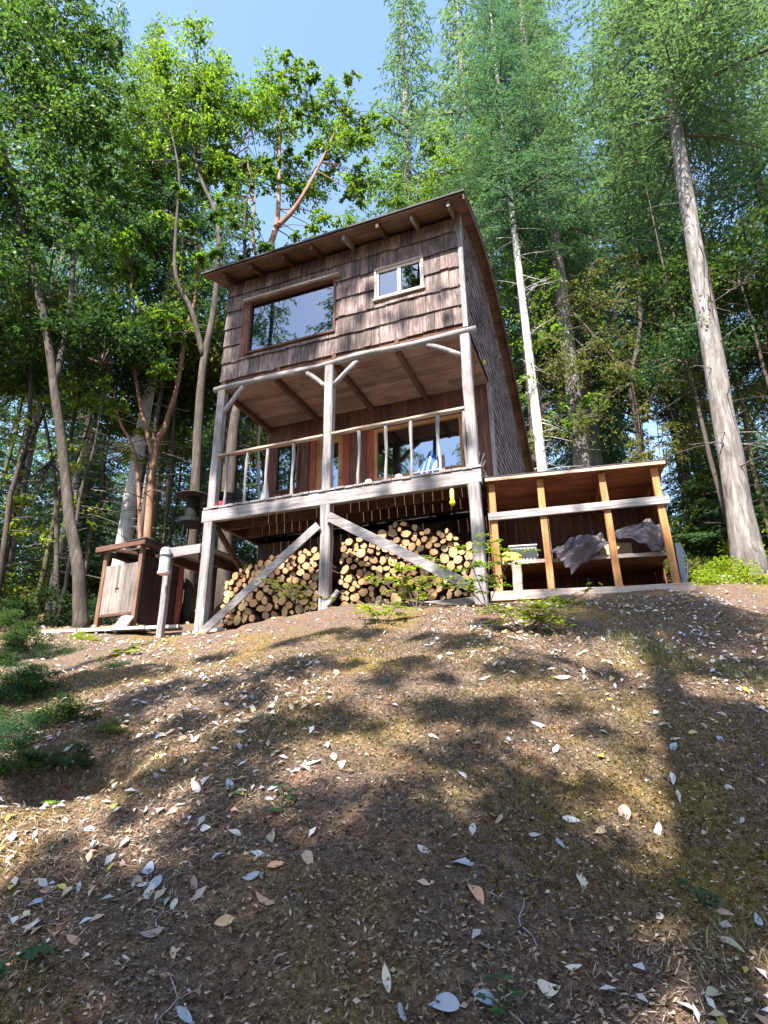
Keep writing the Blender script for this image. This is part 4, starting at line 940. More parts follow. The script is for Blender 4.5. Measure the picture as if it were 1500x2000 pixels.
leafy('understorey_tree', p0, 'sunny green tree filling the gap between the cabin and the white stem', [([p0, W(1060, 800, 13.5), W(1040, 640, 13.6)], .06, .02)],
    [(W(1050, 640, 13.6), .7), (W(1030, 760, 13.5), .6), (W(1090, 820, 13.4), .5), (W(1075, 560, 13.7), .6), (W(1150, 800, 13.6), .45), (W(1020, 520, 13.8), .5)], 'madrone', 'bark_dark', .6, .09, seed=14)
# thin stems and saplings in the wood
TH = []
for i in range(5):
    mb = MB(); g = random.Random(60+i); h = g.uniform(6, 9); a = g.uniform(-.5, .5)
    mb.tube([(a*math.sin(s*2), .3*g.uniform(-1, 1)*s, -.3+h*s) for s in (0, .15, .3, .45, .6, .8, 1)], [.06, .05, .045, .04, .03, .02, .008], 7, rough=.15, seed=i)
    bare_limbs(mb, .8, h*.9, .012, 22, 1.2, i+5)
    TH.append(mb.mesh('trunk', [M[('bark_dark', 'bark_moss', 'bark_pale', 'bark_dark', 'bark_fir')[i]]], smooth=True))
def leafball(seed, n, r, lsz, mat, flat=.6):
    g = np.random.default_rng(seed); P = []; D = []; N = []
    for k in range(26):
        d = unit(g.normal(0, 1, 3)); c = d*r*(g.random()**.4); c[2] = abs(c[2])*flat*1.6 if mat != 'x' else c[2]
        m = n//26; v = unit(g.normal(0, 1, (m, 3)))*(g.random((m, 1))**.5)*r*.36; v[:, 2] *= .6
        P.append(c+v); D.append(unit(v+g.normal(0, .4, (m, 3))*r*.3)); nn = g.normal(0, .5, (m, 3)); nn[:, 2] += 1; N.append(unit(nn))
    P, D, N = map(np.concatenate, (P, D, N)); m = len(P); ex = MB()
    for k in range(16):
        q = P[g.integers(m)]; ex.tube([(0, 0, 0), tuple(q*.5+np.array([0, 0, .1*r])), tuple(q)], [.012, .008, .003], 4, cap=False)
    return kites('foliage', P, D, N, lsz*(.7+.6*g.random(m)), lsz*.5*(.7+.6*g.random(m)), [M[mat], M['twig']], .2, ex)
SHR = [leafball(1, 4200, 1.0, .09, 'bush'), leafball(2, 4200, 1.0, .08, 'olive'), leafball(3, 3600, 1.0, .09, 'lime'), leafball(4, 3600, 1.0, .07, 'herb')]
sapl = [(-9.0, 11.5, 0), (-7.6, 12.6, 1), (-10.5, 13.2, 3), (-8.2, 14.1, 2), (-6.6, 14.6, 0), (-11.8, 15.5, 4), (-5.6, 13.6, 1), (-4.9, 14.8, 3), (-9.6, 17, 2), (-7.3, 17.4, 0), (-12.8, 18, 1), (-5.0, 18.4, 4), (8.1, 12.4, 0), (9.4, 13.6, 1), (7.8, 15.6, 3), (10.8, 15.8, 4), (8.9, 18.2, 2), (11.6, 19.6, 0), (5.1, 16.3, 2), (6.3, 18.5, 4), (12.8, 15.2, 3), (-3.9, 13.4, 0), (-3.4, 15.6, 2), (-2.8, 17.2, 1), (-10.9, 10.9, 4), (-13.6, 14.5, 0), (-6.0, 20, 2), (14.5, 19, 1), (-8.9, 19.8, 4), (-4.4, 20.5, 3), (-6.4, 11.4, 0), (-7.1, 13.4, 3), (-5.4, 12.2, 0), (-8.0, 11.9, 3), (-5.0, 13.0, 3), (-9.2, 13.6, 0), (-6.0, 15.4, 3), (-4.2, 14.2, 0), (8.3, 11.0, 0), (7.4, 11.8, 3), (9.6, 12.4, 0)]
for i, (x, y, k) in enumerate(sapl):
    t = empty('thin_tree', (x, y, gz(x, y)), random.uniform(0, 6.28), 'thin bare-limbed stem among the trunks of the wood', 'tree', 'thin stems in the wood')
    o = link('trunk', TH[k], t); s = random.uniform(.9, 1.5); o.scale = (s, s, s*random.uniform(.9, 1.4))
    o = link('crown', SHR[(0, 1, 0, 3)[i % 4]], t); o.location = (0, 0, random.uniform(5, 8)); o.scale = (1.3, 1.3, 1.5); o.rotation_euler = (0, 0, i)
shr = [(-8.3, 10.3, 1.0, 0), (-7.0, 11.6, .9, 0), (-9.8, 12.4, 1.3, 1), (-6.2, 12.2, .8, 3), (-11, 11.8, 1.3, 0), (-12.5, 14, 1.6, 0), (-8.5, 15.2, 1.5, 1), (-5.5, 14.2, 1.0, 2), (-7.2, 16.4, 1.6, 0), (-10.5, 17.2, 1.7, 2), (-4.4, 16.6, 1.5, 0), (-3.2, 14.4, 1.2, 1), (-2.2, 16.2, 1.5, 2), (-13.8, 17.5, 1.8, 1), (-5.9, 18.8, 1.8, 2), (-8.2, 21, 2, 0), (-1.0, 20, 2, 1), (8.0, 13.0, 1.0, 2), (9.0, 11.8, .9, 0), (7.1, 13.8, 1.1, 1), (10.2, 13.2, 1.4, 0), (6.0, 16.0, 1.3, 2), (4.6, 15.2, 1.2, 0), (8.7, 16.6, 1.7, 1), (11.5, 17, 1.8, 2), (7.4, 21, 2.2, 0), (5.0, 20.4, 2.2, 1), (10.6, 22, 2.4, 2), (13.8, 19.6, 2.2, 0), (2.9, 18.6, 1.8, 2), (12.2, 13.2, 1.3, 1), (-15.5, 15.5, 1.7, 0), (1.8, 22, 2.2, 0)]
for i, (x, y, s, k) in enumerate(shr):
    t = empty('shrub', (x, y, gz(x, y)-.05), i*1.3, ('dark green', 'olive', 'yellow-green', 'blue-green')[k]+' shrub in the undergrowth of the wood', 'shrub', ('dark green', 'olive', 'yellow-green', 'blue-green')[k]+' undergrowth shrubs')
    o = link('foliage', SHR[k], t); o.scale = (s, s, s*.95)
one_shrub = empty('shrub', (5.35, 8.9, gz(5.35, 8.9)-.05), 0, 'bright yellow-green bush just outside the shed end', 'shrub'); o = link('foliage', SHR[2], one_shrub); o.scale = (.62, .62, .62)
for x, y, s, k, l in ((-3.75, 6.9, .26, 3, 'low leafy weed on the bank below the landing post'), (-4.5, 7.4, .32, 0, 'dark leafy clump on the bank nearest the pale walkway'), (-3.0, 5.1, .30, 0, 'dark bush hanging over the hollow in the bank'), (-2.45, 4.15, .26, 3, 'blue-green bush just above the dark hollow'), (-3.9, 5.6, .32, 0, 'dark bush on the bank at the picture edge'), (-5.6, 8.6, .4, 0, 'green shrub beside the stall and the leaning tree'), (-6.6, 9.4, .6, 3, 'larger blue-green shrub at the foot of the leaning tree')):
    t = empty('shrub', (x, y, gz(x, y)-.04), x, l, 'shrub'); o = link('foliage', SHR[k], t); o.scale = (s, s, s*.8)

BRUSH = (('little dark bush at the back rim of the hollow', -2.15, 3.75, .2, 0), ('blue-green tuft of brush beside the hollow rim', -2.4, 3.95, .22, 3), ('tiny dark bush overhanging the hollow mouth', -1.9, 3.82, .15, 0), ('dark scrub bush between hollow and picture edge', -2.65, 3.85, .24, 0), ('low dark brush clump at the lip of the bank below the walkway', -4.15, 6.6, 0.26, 0), ('blue-green brush clump between the walkway and the hollow', -3.6, 6.0, 0.24, 3), ('dense dark bush in the middle of the brushy bank', -3.2, 5.5, 0.27, 0), ('small herb bush beside the yellow flowered weed', -2.75, 6.1, 0.18, 3), ('olive scrub bush on the brushy bank', -3.75, 5.0, 0.29, 1), ('dark bush drooping straight over the hollow', -2.25, 4.35, 0.24, 0), ('blue-green bush at the outer side of the hollow', -2.75, 4.4, 0.24, 3), ('dark scrub bush at the foot of the brushy bank', -3.1, 4.55, 0.24, 0), ('small olive bush at the inner side of the hollow', -1.75, 4.0, 0.14, 1), ('low green bush below the stall walkway', -4.9, 7.9, 0.24, 0), ('bushy green clump under the leaning tree', -5.9, 8.0, 0.34, 3), ('yellow-green bush at the top of the brushy bank', -4.3, 8.4, 0.20, 2))
for l, x, y, s, k in BRUSH:
    t = empty('shrub', (x, y, gz(x, y)-.03), x*7, l, 'shrub'); o = link('foliage', SHR[k], t); o.scale = (s, s, s*.8)
# ------------------------------------------------------------------ saplings in front of the porch
def sapling(loc, label, stems, seed, mat='lime'):
    """fan of thin stems with level sprays of leaves"""
    g = np.random.default_rng(seed); t = empty('maple_sapling', loc, 0, label, 'sapling'); tr = MB(); P = []; D = []; N = []; L = []; Wd = []
    for (dx, dy, h, n) in stems:
        pts = [Vector((dx*s**1.3, dy*s**1.3, -.05+h*s)) for s in (0, .25, .5, .75, 1)]; tr.tube(pts, [.008, .007, .006, .005, .003], 5)
        for k in range(n):
            s = .35+.65*g.random(); p = Vector((dx*s**1.3, dy*s**1.3, h*s)); a = g.uniform(0, 6.28); ln = .10+.2*g.random()
            e = p+Vector((math.cos(a)*ln, math.sin(a)*ln, .03*g.normal())); tr.tube([p, e], [.003, .0015], 4)
            for q in range(26):
                u = .2+.9*g.random(); c = p.lerp(e, u); P.append(np.array(c)+g.normal(0, .03, 3)*np.array([1, 1, .4])); D.append(np.array([math.cos(a), math.sin(a), -.1])+g.normal(0, .6, 3)*np.array([1, 1, .3])); N.append(np.array([0, -.25, 1])+g.normal(0, .25, 3)); L.append(.04+.03*g.random()); Wd.append(.026+.018*g.random())
    tr.build('stems', M['twig'], t)
    link('leaves', kites('leaves', np.array(P), unit(np.array(D)), unit(np.array(N)), np.array(L), np.array(Wd), [M[mat]], .12), t)
    return t
def gp(x, y): return (x, y, gz(x, y))
sapling(gp(1.12, 6.35), 'tall leafy sapling in front of the porch corner post by the shed', [(-.25, -.1, .75, 7), (.1, .05, .9, 8), (.3, -.1, .62, 6), (-.5, .05, .55, 6), (.0, -.15, .4, 5)], 1)
sapling(gp(1.15, 5.0), 'bright low sapling spreading over the bare slope', [(.4, .1, .30, 8), (.62, .1, .34, 7), (-.1, .0, .22, 6), (.2, -.1, .2, 6)], 2)
sapling(gp(.35, 6.7), 'thin yellowish sapling before the woodpile under the feeder', [(-.5, .0, .45, 7), (.1, .05, .5, 7), (.35, 0, .35, 5), (-.25, -.1, .62, 6)], 3)
sapling(gp(-.98, 7.35), 'sparse dull sapling before the middle post', [(-.3, -.1, .42, 6), (-.55, 0, .5, 6), (.1, 0, .3, 4)], 4, 'olive')
sapling(gp(.0, 6.0), 'small sprig of green leaves on the slope before the woodpile', [(.1, 0, .2, 5), (-.15, 0, .16, 5)], 5)
# broad leaved weeds at the lower corner, grass tufts, hollow
def weed(loc, label, n, r, lsz, seed, mat='herb'):
    g = np.random.default_rng(seed); t = empty('leafy_weed', loc, 0, label, 'weed'); P = []; D = []; N = []; L = []; Wd = []; tr = MB()
    for k in range(n):
        a = g.uniform(0, 6.28); d = r*g.random()**.6; z = .02+.05*g.random(); e = Vector((math.cos(a)*d, math.sin(a)*d, gz(loc[0]+math.cos(a)*d, loc[1]+math.sin(a)*d)-loc[2]+z))
        tr.tube([(0, 0, -.03), (e.x*.5, e.y*.5, e.z*.8), tuple(e)], [.003, .0025, .0015], 4)
        for q in range(3):
            b = a+(q-1)*1.5+g.normal(0, .2); dv = np.array([math.cos(b), math.sin(b), -.15]); P.append(np.array(e)+dv*lsz*.5); D.append(dv); N.append(np.array([0, -.3, 1])+g.normal(0, .2, 3)); s = .7+.5*g.random(); L.append(lsz*s); Wd.append(lsz*.8*s)
    tr.build('stems', M['herb'], t); link('leaves', kites('leaves', np.array(P), unit(np.array(D)), unit(np.array(N)), np.array(L), np.array(Wd), [M[mat]], .1), t)
weed(gp(-1.28, 2.08), 'three-leaved green weed low on the slope at the picture corner', 13, .2, .065, 1)
weed(gp(-1.62, 3.3), 'small bright weed at the lip of the dark hollow', 6, .12, .06, 2, 'lime')
weed(gp(-.47, 2.85), 'single low weed among the pale leaves', 5, .08, .04, 3)
weed(gp(.3, 1.9), 'tiny weed between the two largest fallen leaves', 6, .06, .025, 4)
weed(gp(1.05, 2.25), 'tiny weed in the sunlit strip of grass', 7, .07, .025, 5)
weed(gp(-2.9, 6.6), 'yellow flowered weed at the foot of the landing post', 10, .25, .07, 6, 'lime')
def tuft(loc, label, n, r, h, seed):
    g = random.Random(seed); t = MB()
    for k in range(n):
        a = g.uniform(0, 6.28); d = r*g.random(); b = g.uniform(0, 6.28); hh = h*g.uniform(.4, 1); x, y = d*math.cos(a), d*math.sin(a); w = .0013; bx, by = hh*.85*math.cos(b), hh*.85*math.sin(b); z0 = gz(loc[0]+x, loc[1]+y)-loc[2]-.01
        px, py = -math.sin(b)*w, math.cos(b)*w
        t.add([(x-px, y-py, z0), (x+px, y+py, z0), (x+bx*.4+px, y+by*.4+py, z0+hh*.7), (x+bx*.4-px, y+by*.4-py, z0+hh*.7), (x+bx, y+by, z0+hh)], [(0, 1, 2, 3), (3, 2, 4)])
    o = t.build('grass_tuft', GRASS, None); o.location = loc; return tag(o, label, 'grass tuft')
GRASS = leafmat('dry_green_grass', [(.09, .11, .04), (.16, .18, .07), (.28, .26, .13), (.34, .31, .18)], .3, .6, 0)
tuft(gp(2.05, 4.6), 'pale dry grass tuft in the sunny patch below the shed', 700, .36, .12, 1)
tuft(gp(2.55, 4.3), 'thin grass beside the long tree shadow', 160, .25, .13, 3)
tuft(gp(1.15, 1.95), 'straw coloured grass in the sunlit strip near the bottom', 320, .28, .08, 4)
tuft(gp(-2.3, 3.1), 'grass hanging at the edge of the dark hollow', 200, .25, .2, 5)
o = blobmesh(.26, .17, .11, 11, .35).build('mossy_stone', plain('mossy_stone', (.2, .2, .09), .95, .4, 10, bump=.6), None, smooth=True); q = cab2w(-4.05, -.28, 0); o.location = (q.x, q.y, gz(q.x, q.y)+.0); tag(o, 'mossy stone at the foot of the corner post', 'stone')
for i, (px, py, Y) in enumerate(((1245, 1128, 9.6), (1410, 1124, 11.2))):
    o = blobmesh(.16, .12, .1, 20+i, .3).build('grey_stone', plain('grey_stone', (.42, .41, .42), .9, .2), None, smooth=True); p = at(px, py, Y); o.location = (p.x, p.y, gz(p.x, p.y)+.03); tag(o, ('grey stone half hidden behind the shed end', 'grey stone at the root of the big fir')[i], 'stone')
# ------------------------------------------------------------------ ground sheet (fine near the camera, coarse far away)
def axis_pts(lo, hi, core0, core1, d0, grow):
    a = list(np.arange(core0, core1+1e-6, d0)); d = d0; x = core1
    while x < hi: d *= grow; x += d; a.append(min(x, hi))
    d = d0; x = core0
    while x > lo: d *= grow; x -= d; a.insert(0, max(x, lo))
    return np.array(a)
gx = axis_pts(-260, 260, -2.6, 2.8, .028, 1.035); gy = axis_pts(-120, 420, 1.2, 5.6, .028, 1.035)
X, Y = np.meshgrid(gx, gy); Zg = ground(X, Y); nx, ny = len(gx), len(gy)
V = np.stack([X, Y, Zg], -1).reshape(-1, 3).astype(np.float32)
ii = (np.arange(ny-1)[:, None]*nx+np.arange(nx-1)[None]).ravel()
Fq = np.stack([ii, ii+1, ii+nx+1, ii+nx], 1).astype(np.int32)
me = bpy.data.meshes.new('ground'); me.vertices.add(len(V)); me.vertices.foreach_set('co', V.ravel())
me.loops.add(Fq.size); me.loops.foreach_set('vertex_index', Fq.ravel()); me.polygons.add(len(Fq)); me.polygons.foreach_set('loop_start', np.arange(len(Fq), dtype=np.int32)*4)
me.update(calc_edges=True); me.polygons.foreach_set('use_smooth', [True]*len(Fq)); me.validate()
m, nt, b = newmat('forest_floor')
v = coords(nt, (1, 1, 1))
nA_ = nd(nt, 'ShaderNodeTexNoise', i_Scale=1.1, i_Detail=6.0, i_Roughness=.6); nt.links.new(v, nA_.inputs['Vector'])
nB_ = nd(nt, 'ShaderNodeTexNoise', i_Scale=38.0, i_Detail=8.0, i_Roughness=.75); nt.links.new(v, nB_.inputs['Vector'])
nC_ = nd(nt, 'ShaderNodeTexNoise', i_Scale=3.3, i_Detail=7.0, i_Roughness=.7); nt.links.new(coords(nt, (1, 1, 1.3)), nC_.inputs['Vector'])
nV = nd(nt, 'ShaderNodeTexVoronoi', i_Scale=85.0); nt.links.new(v, nV.inputs['Vector'])
soil = ramp(nt, nB_.outputs['Fac'], [(.28, (.028, .019, .016)), (.45, (.075, .053, .042)), (.58, (.135, .10, .08)), (.75, (.27, .22, .19))])
moss = ramp(nt, nB_.outputs['Fac'], [(.28, (.042, .03, .008)), (.5, (.13, .093, .024)), (.72, (.27, .19, .06))])
rust = ramp(nt, nB_.outputs['Fac'], [(.3, (.05, .028, .017)), (.5, (.125, .07, .042)), (.72, (.25, .16, .10))])
c = mixc(nt, ramp(nt, nA_.outputs['Fac'], [(.48, (0, 0, 0)), (.64, (.85, .85, .85))]), soil, moss)
c = mixc(nt, ramp(nt, nC_.outputs['Fac'], [(.5, (0, 0, 0)), (.66, (.85, .85, .85))]), c, rust)
sp = ramp(nt, nV.outputs['Color'], [(.0, (.55, .52, .5)), (.35, (1, 1, 1)), (.93, (1, 1, 1)), (.97, (1.9, 1.8, 1.7))])
c = mixc(nt, .8, c, sp, 'MULTIPLY')
nF = nd(nt, 'ShaderNodeTexNoise', i_Scale=170.0, i_Detail=4.0, i_Roughness=.7); nt.links.new(v, nF.inputs['Vector'])
c = mixc(nt, .85, c, ramp(nt, nF.outputs['Fac'], [(.33, (.5, .47, .45)), (.5, (1.25, 1.22, 1.18)), (.68, (2.3, 2.2, 2.1))]), 'MULTIPLY')
nt.links.new(c, b.inputs['Base Color']); b.inputs['Roughness'].default_value = .95; b.inputs['Specular IOR Level'].default_value = .15
bp = nd(nt, 'ShaderNodeBump', i_Strength=.9, i_Distance=.02); nt.links.new(nB_.outputs['Fac'], bp.inputs['Height'])
bp2 = nd(nt, 'ShaderNodeBump', i_Strength=.6, i_Distance=.05); nt.links.new(nC_.outputs['Fac'], bp2.inputs['Height']); nt.links.new(bp.outputs['Normal'], bp2.inputs['Normal'])
nt.links.new(bp2.outputs['Normal'], b.inputs['Normal'])
me.materials.append(m); g_o = link('ground', me); tag(g_o, 'bare sloping forest floor of brown soil and moss', None, None, 'structure')

# ------------------------------------------------------------------ fallen leaves
def gnormal(x, y, e=.03):
    return np.array([-(ground(x+e, y)-ground(x-e, y))/(2*e), -(ground(x, y+e)-ground(x, y-e))/(2*e), 1.0])
LEAFCOL = dict(pale=[(.36, .325, .335), (.46, .43, .44), (.58, .56, .57)], tan=[(.34, .25, .17), (.44, .34, .23), (.5, .42, .32)], pink=[(.36, .2, .15), (.42, .26, .2), (.5, .34, .27)], yellow=[(.42, .32, .06), (.5, .42, .1), (.36, .36, .06)])
LM = {k: leafmat('fallen_leaf_'+k, v, .12, .6, .4, .3) for k, v in LEAFCOL.items()}
LM_x = {k: leafmat('litter_leaf_'+k, v, .12, .6, 0, .3) for k, v in LEAFCOL.items()}
def leaf_mesh(mat, seed):
    """one curled oval leaf 1 unit long with a midrib fold and a short stalk"""
    g = random.Random(seed); n = 8; mb = MB(); wd = g.uniform(.19, .29); curl = g.uniform(-.5, .9); fold = g.uniform(.05, .8); tw = g.uniform(-1.2, 1.2); vs = []
    for i in range(n+1):
        t = i/n; w = wd*(math.sin(math.pi*min(1, t*.97+.03))**.75)*(1.1-.25*t)+.004
        z = curl*(t-.5)**2+.02
        for k in (-1, -.5, 0, .5, 1): vs.append((t-.5, k*w*math.cos(fold*abs(k)), z+abs(k)*w*math.sin(fold)+k*tw*(t-.5)*w+.012*math.sin(t*9+k*4)))
    mb.add(vs, [(i*5+j, (i+1)*5+j, (i+1)*5+j+1, i*5+j+1) for i in range(n) for j in range(4)])
    mb.tube([(-.5, 0, vs[2][2]), (-.62, .02, vs[2][2]+.01)], [.012, .008], 4)
    me = mb.mesh('fallen_leaf', [mat], smooth=True); return me
KINDS = ('pale', 'tan', 'pink', 'yellow'); KW = (.5, .29, .17, .04)
LMESH = {k: [leaf_mesh(LM[k], 40+7*i+j) for j in range(6)] for i, k in enumerate(KINDS)}
LABEL = dict(pale='pale grey-white fallen leaf lying on the open slope', tan='dry tan fallen leaf lying on the open slope', pink='pinkish brown fallen leaf lying on the open slope', yellow='yellow fallen leaf lying on the open slope')
rl = random.Random(21)
def fit_leaf(o, x, y, s, flat=.55):
    nrm = Vector(gnormal(x, y)).normalized(); nrm = (nrm+Vector((rl.gauss(0, 1), rl.gauss(0, 1), 0))*flat*.6).normalized()
    q = nrm.to_track_quat('Z', 'X'); o.rotation_mode = 'QUATERNION'
    from mathutils import Quaternion
    o.rotation_quaternion = q @ Quaternion((0, 0, 1), rl.uniform(0, 6.28)); o.location = (x, y, gz(x, y)+.004+s*.05*rl.random()); o.scale = (s, s*rl.uniform(.85, 1.2), s)
# leaves one can pick out low on the slope: where the photograph shows them
pick = [(840, 1972, 'pale', .098), (732, 1935, 'pale', .075), (927, 1978, 'pale', .07), (760, 1990, 'pale', .085), (1045, 1945, 'pale', .08), (925, 1862, 'pale', .07), (335, 1985, 'pale', .07), (890, 1700, 'pale', .085), (912, 1760, 'pink', .095), (1120, 1742, 'pale', .085), (1030, 1645, 'pale', .08), (1080, 1663, 'pale', .055), (908, 1637, 'pale', .06), (870, 1650, 'pale', .065), (950, 1610, 'tan', .1), (1205, 1605, 'pink', .085), (1270, 1640, 'pale', .075), (1362, 1648, 'tan', .05), (1160, 1642, 'tan', .09), (810, 1667, 'pale', .055), (580, 1640, 'pale', .05), (485, 1665, 'pale', .06), (475, 1714, 'pale', .08), (358, 1728, 'pink', .08), (300, 1758, 'pale', .07), (495, 1767, 'pink', .08), (275, 1818, 'pink', .075), (515, 1633, 'tan', .09), (585, 1680, 'tan', .075), (270, 1695, 'pale', .08), (285, 1720, 'pale', .08), (45, 1755, 'pale', .08), (38, 1805, 'tan', .07), (160, 1615, 'pale', .06), (170, 1640, 'pale', .06), (230, 1640, 'pale', .055), (270, 1580, 'pale', .065), (350, 1608, 'pale', .06), (405, 1610, 'pink', .07), (1408, 1870, 'tan', .085), (1380, 1975, 'tan', .08), (1305, 1480, 'pale', .07), (1285, 1432, 'tan', .07), (1235, 1290, 'pale', .07), (890, 1522, 'pale', .065), (1075, 1480, 'pale', .08), (980, 1455, 'pale', .06), (920, 1467, 'pale', .07), (835, 1447, 'pale', .06), (1040, 1430, 'pale', .08), (1200, 1400, 'pale', .055), (1170, 1445, 'pale', .06), (1490, 1390, 'pale', .07), (1445, 1395, 'pale', .055), (1300, 1545, 'pale', .08), (1310, 1575, 'pale', .07), (1395, 1525, 'pale', .06), (585, 1500, 'pale', .09), (600, 1492, 'pale', .08), (640, 1480, 'tan', .08), (655, 1495, 'pale', .07), (565, 1505, 'pale', .07), (435, 1530, 'pale', .08), (370, 1540, 'pale', .09), (300, 1432, 'pale', .08), (275, 1365, 'pale', .08), (520, 1380, 'pale', .07), (460, 1425, 'pale', .06), (585, 1410, 'yellow', .06), (455, 1548, 'yellow', .09), (425, 1382, 'pale', .06), (960, 1615, 'tan', .06), (1100, 1620, 'pale', .07), (1075, 1320, 'pale', .09), (1090, 1335, 'pale', .1), (940, 1332, 'pale', .08), (1410, 1560, 'pale', .05), (1100, 1915, 'pale', .05)]
def march(px, py):
    r = ray(px, py); t0 = 1.2
    for k in range(600):
        t = t0+k*.02; p = r*t
        if p.z < gz(p.x, p.y): return p.x, p.y
    return None
n_ind = 0; taken = []
for px, py, k, s in pick:
    h = march(px, py)
    if not h: continue
    o = bpy.data.objects.new('fallen_leaf', LMESH[k][rl.randrange(6)]); C.objects.link(o); fit_leaf(o, h[0], h[1], s); tag(o, LABEL[k], 'fallen leaf', k+' leaves fallen on the slope'); n_ind += 1; taken.append(h)
def dens(x, y):
    d = .35+2.4*float(vnoise(np.array(x*1.1), np.array(y*1.1), 31))
    if x < -.2 and 2.2 < y < 4.5: d += .45
    if y < 2.1: d -= .3
    if y > 5: d += .25
    return d
tries = 0
while n_ind < 300 and tries < 20000:
    tries += 1
    y = 1.7+3.6*rl.random()**1.3; x = rl.uniform(-1, 1)*(y*.68+.15)
    if rl.random() > dens(x, y): continue
    k = rl.choices(KINDS, KW)[0]; s = rl.uniform(.03, .072) if rl.random() < .7 else rl.uniform(.03, .05)
    if s < .045 and y > 4: continue
    o = bpy.data.objects.new('fallen_leaf', LMESH[k][rl.randrange(6)]); C.objects.link(o); fit_leaf(o, x, y, s); tag(o, LABEL[k], 'fallen leaf', k+' leaves fallen on the slope'); n_ind += 1
# everything smaller or farther: one carpet of litter, one of needles and twigs
def scatter(name, n, mats_w, smin, smax, region, seed, ratio=.5, flat=.35, kind_label=None, lift=.012, power=1.0):
    g = np.random.default_rng(seed); X = []; 
    x0, x1, y0, y1 = region; x = g.uniform(x0, x1, n*3); y = y0+(y1-y0)*g.random(n*3)**power
    keep = g.random(n*3) < np.clip(.36+2.2*vnoise(x*1.1, y*1.1, 31)+.9*vnoise(x*.5, y*.5, 77), .03, 1)
    x, y = x[keep][:n], y[keep][:n]; n = len(x); z = ground(x, y); e = .03
    nr = unit(np.stack([-(ground(x+e, y)-ground(x-e, y))/(2*e), -(ground(x, y+e)-ground(x, y-e))/(2*e), np.ones(n)], 1)+g.normal(0, flat, (n, 3)))
    d = unit(np.cross(nr, unit(g.normal(0, 1, (n, 3)))))
    s = g.uniform(smin, smax, n)
    me = kites(name, np.stack([x, y, z+lift+s*.1], 1), d, nr, s, s*ratio*g.uniform(.7, 1.2, n), mats_w, .25)
    mi = g.choice(len(mats_w), n, p=np.array([.55, .27, .13, .05])[:len(mats_w)]/sum([.55, .27, .13, .05][:len(mats_w)])).astype(np.int32)
    me.polygons.foreach_set('material_index', mi)
    return me
xm = [LM_x[k] for k in KINDS]
for nm, args in (('leaf_litter', dict(n=5600, smin=.022, smax=.065, region=(-5, 5.5, 1.6, 9.5), seed=1)),):
    o = link(nm, scatter(nm, mats_w=xm, **args)); tag(o, 'scattered small fallen leaves covering the slope', 'leaf litter', None, 'stuff')
o = link('forest_litter', scatter('forest_litter', 9000, xm, .05, .12, (-16, 18, 8.5, 26), 2)); tag(o, 'leaf litter on the floor of the wood', 'leaf litter', None, 'stuff')
DUFF = leafmat('needle_duff', [(.04, .026, .018), (.13, .085, .055), (.25, .17, .11), (.46, .38, .31)], 0, .9, 0, .2)
MOSS = leafmat('moss_blades', [(.05, .038, .01), (.11, .085, .02), (.2, .15, .04), (.10, .105, .03)], .2, .9, 0, .2)
def crumbs(n, seed):
    g = np.random.default_rng(seed); y = 1.4+4.6*g.random(n)**1.7; x = g.uniform(-1, 1, n)*(y*.72+.3); z = ground(x, y); s = g.uniform(.006, .026, n)
    d = g.normal(0, 1, (n, 3)); d[:, 2] *= .45; nr = g.normal(0, .6, (n, 3)); nr[:, 2] += 1
    return kites('duff_crumbs', np.stack([x, y, z+s*.3], 1), unit(d), unit(nr), s, s*g.uniform(.12, .6, n), [DUFF], .3)
o = link('duff_crumbs', crumbs(95000, 9)); tag(o, 'crumbled bark, chips and bits of leaf littering the slope', 'litter', None, 'stuff')
o = link('needle_litter', scatter('needle_litter', 120000, [DUFF], .015, .055, (-3.2, 3.4, 1.4, 6.5), 3, .07, .4, lift=.002, power=1.5)); tag(o, 'fine brown needle and twig litter on the slope', 'needle litter', None, 'stuff')
def mossmesh(n, seed):
    g = np.random.default_rng(seed); x = g.uniform(-3, 3.2, n*2); y = 1.4+4.8*g.random(n*2)**1.4
    keep = g.random(n*2) < np.clip(.25+1.9*vnoise(x*1.6, y*1.6, 55), 0, 1); x, y = x[keep][:n], y[keep][:n]; n = len(x); z = ground(x, y)
    s = g.uniform(.012, .04, n); d = g.normal(0, .6, (n, 3)); d[:, 2] = 1; d = unit(d); nr = unit(g.normal(0, 1, (n, 3)))
    return kites('moss', np.stack([x, y, z+s*.25], 1), d, nr, s, s*.16, [MOSS], .1)
o = link('moss', mossmesh(60000, 4)); tag(o, 'olive moss and short blades growing on the slope', 'moss', None, 'stuff')
# fallen twigs
for i in range(26):
    y = 1.9+4.4*rl.random(); x = rl.uniform(-.55, .62)*y; a = rl.uniform(0, 3.14); L = rl.uniform(.08, .26); mb = MB(); pts = []
    for s in np.linspace(-.5, .5, 6):
        px_, py_ = x+L*s*math.cos(a)+.02*math.sin(s*7+i), y+L*s*math.sin(a); pts.append((px_-x, py_-y, gz(px_, py_)-gz(x, y)+.006))
    mb.tube(pts, [.0012+.004*L*(1-k/7) for k in range(6)], 5); mb.tube([pts[3], (pts[3][0]+.05, pts[3][1]+.03, pts[3][2]+.012)], [.002, .001], 4)
    o = mb.build('fallen_twig', M['greytwig'] if i % 2 else M['twig'], None); o.location = (x, y, gz(x, y)); tag(o, ('grey' if i % 2 else 'brown')+' dry twig lying on the bare slope', 'twig', ('grey' if i % 2 else 'brown')+' twigs on the slope')

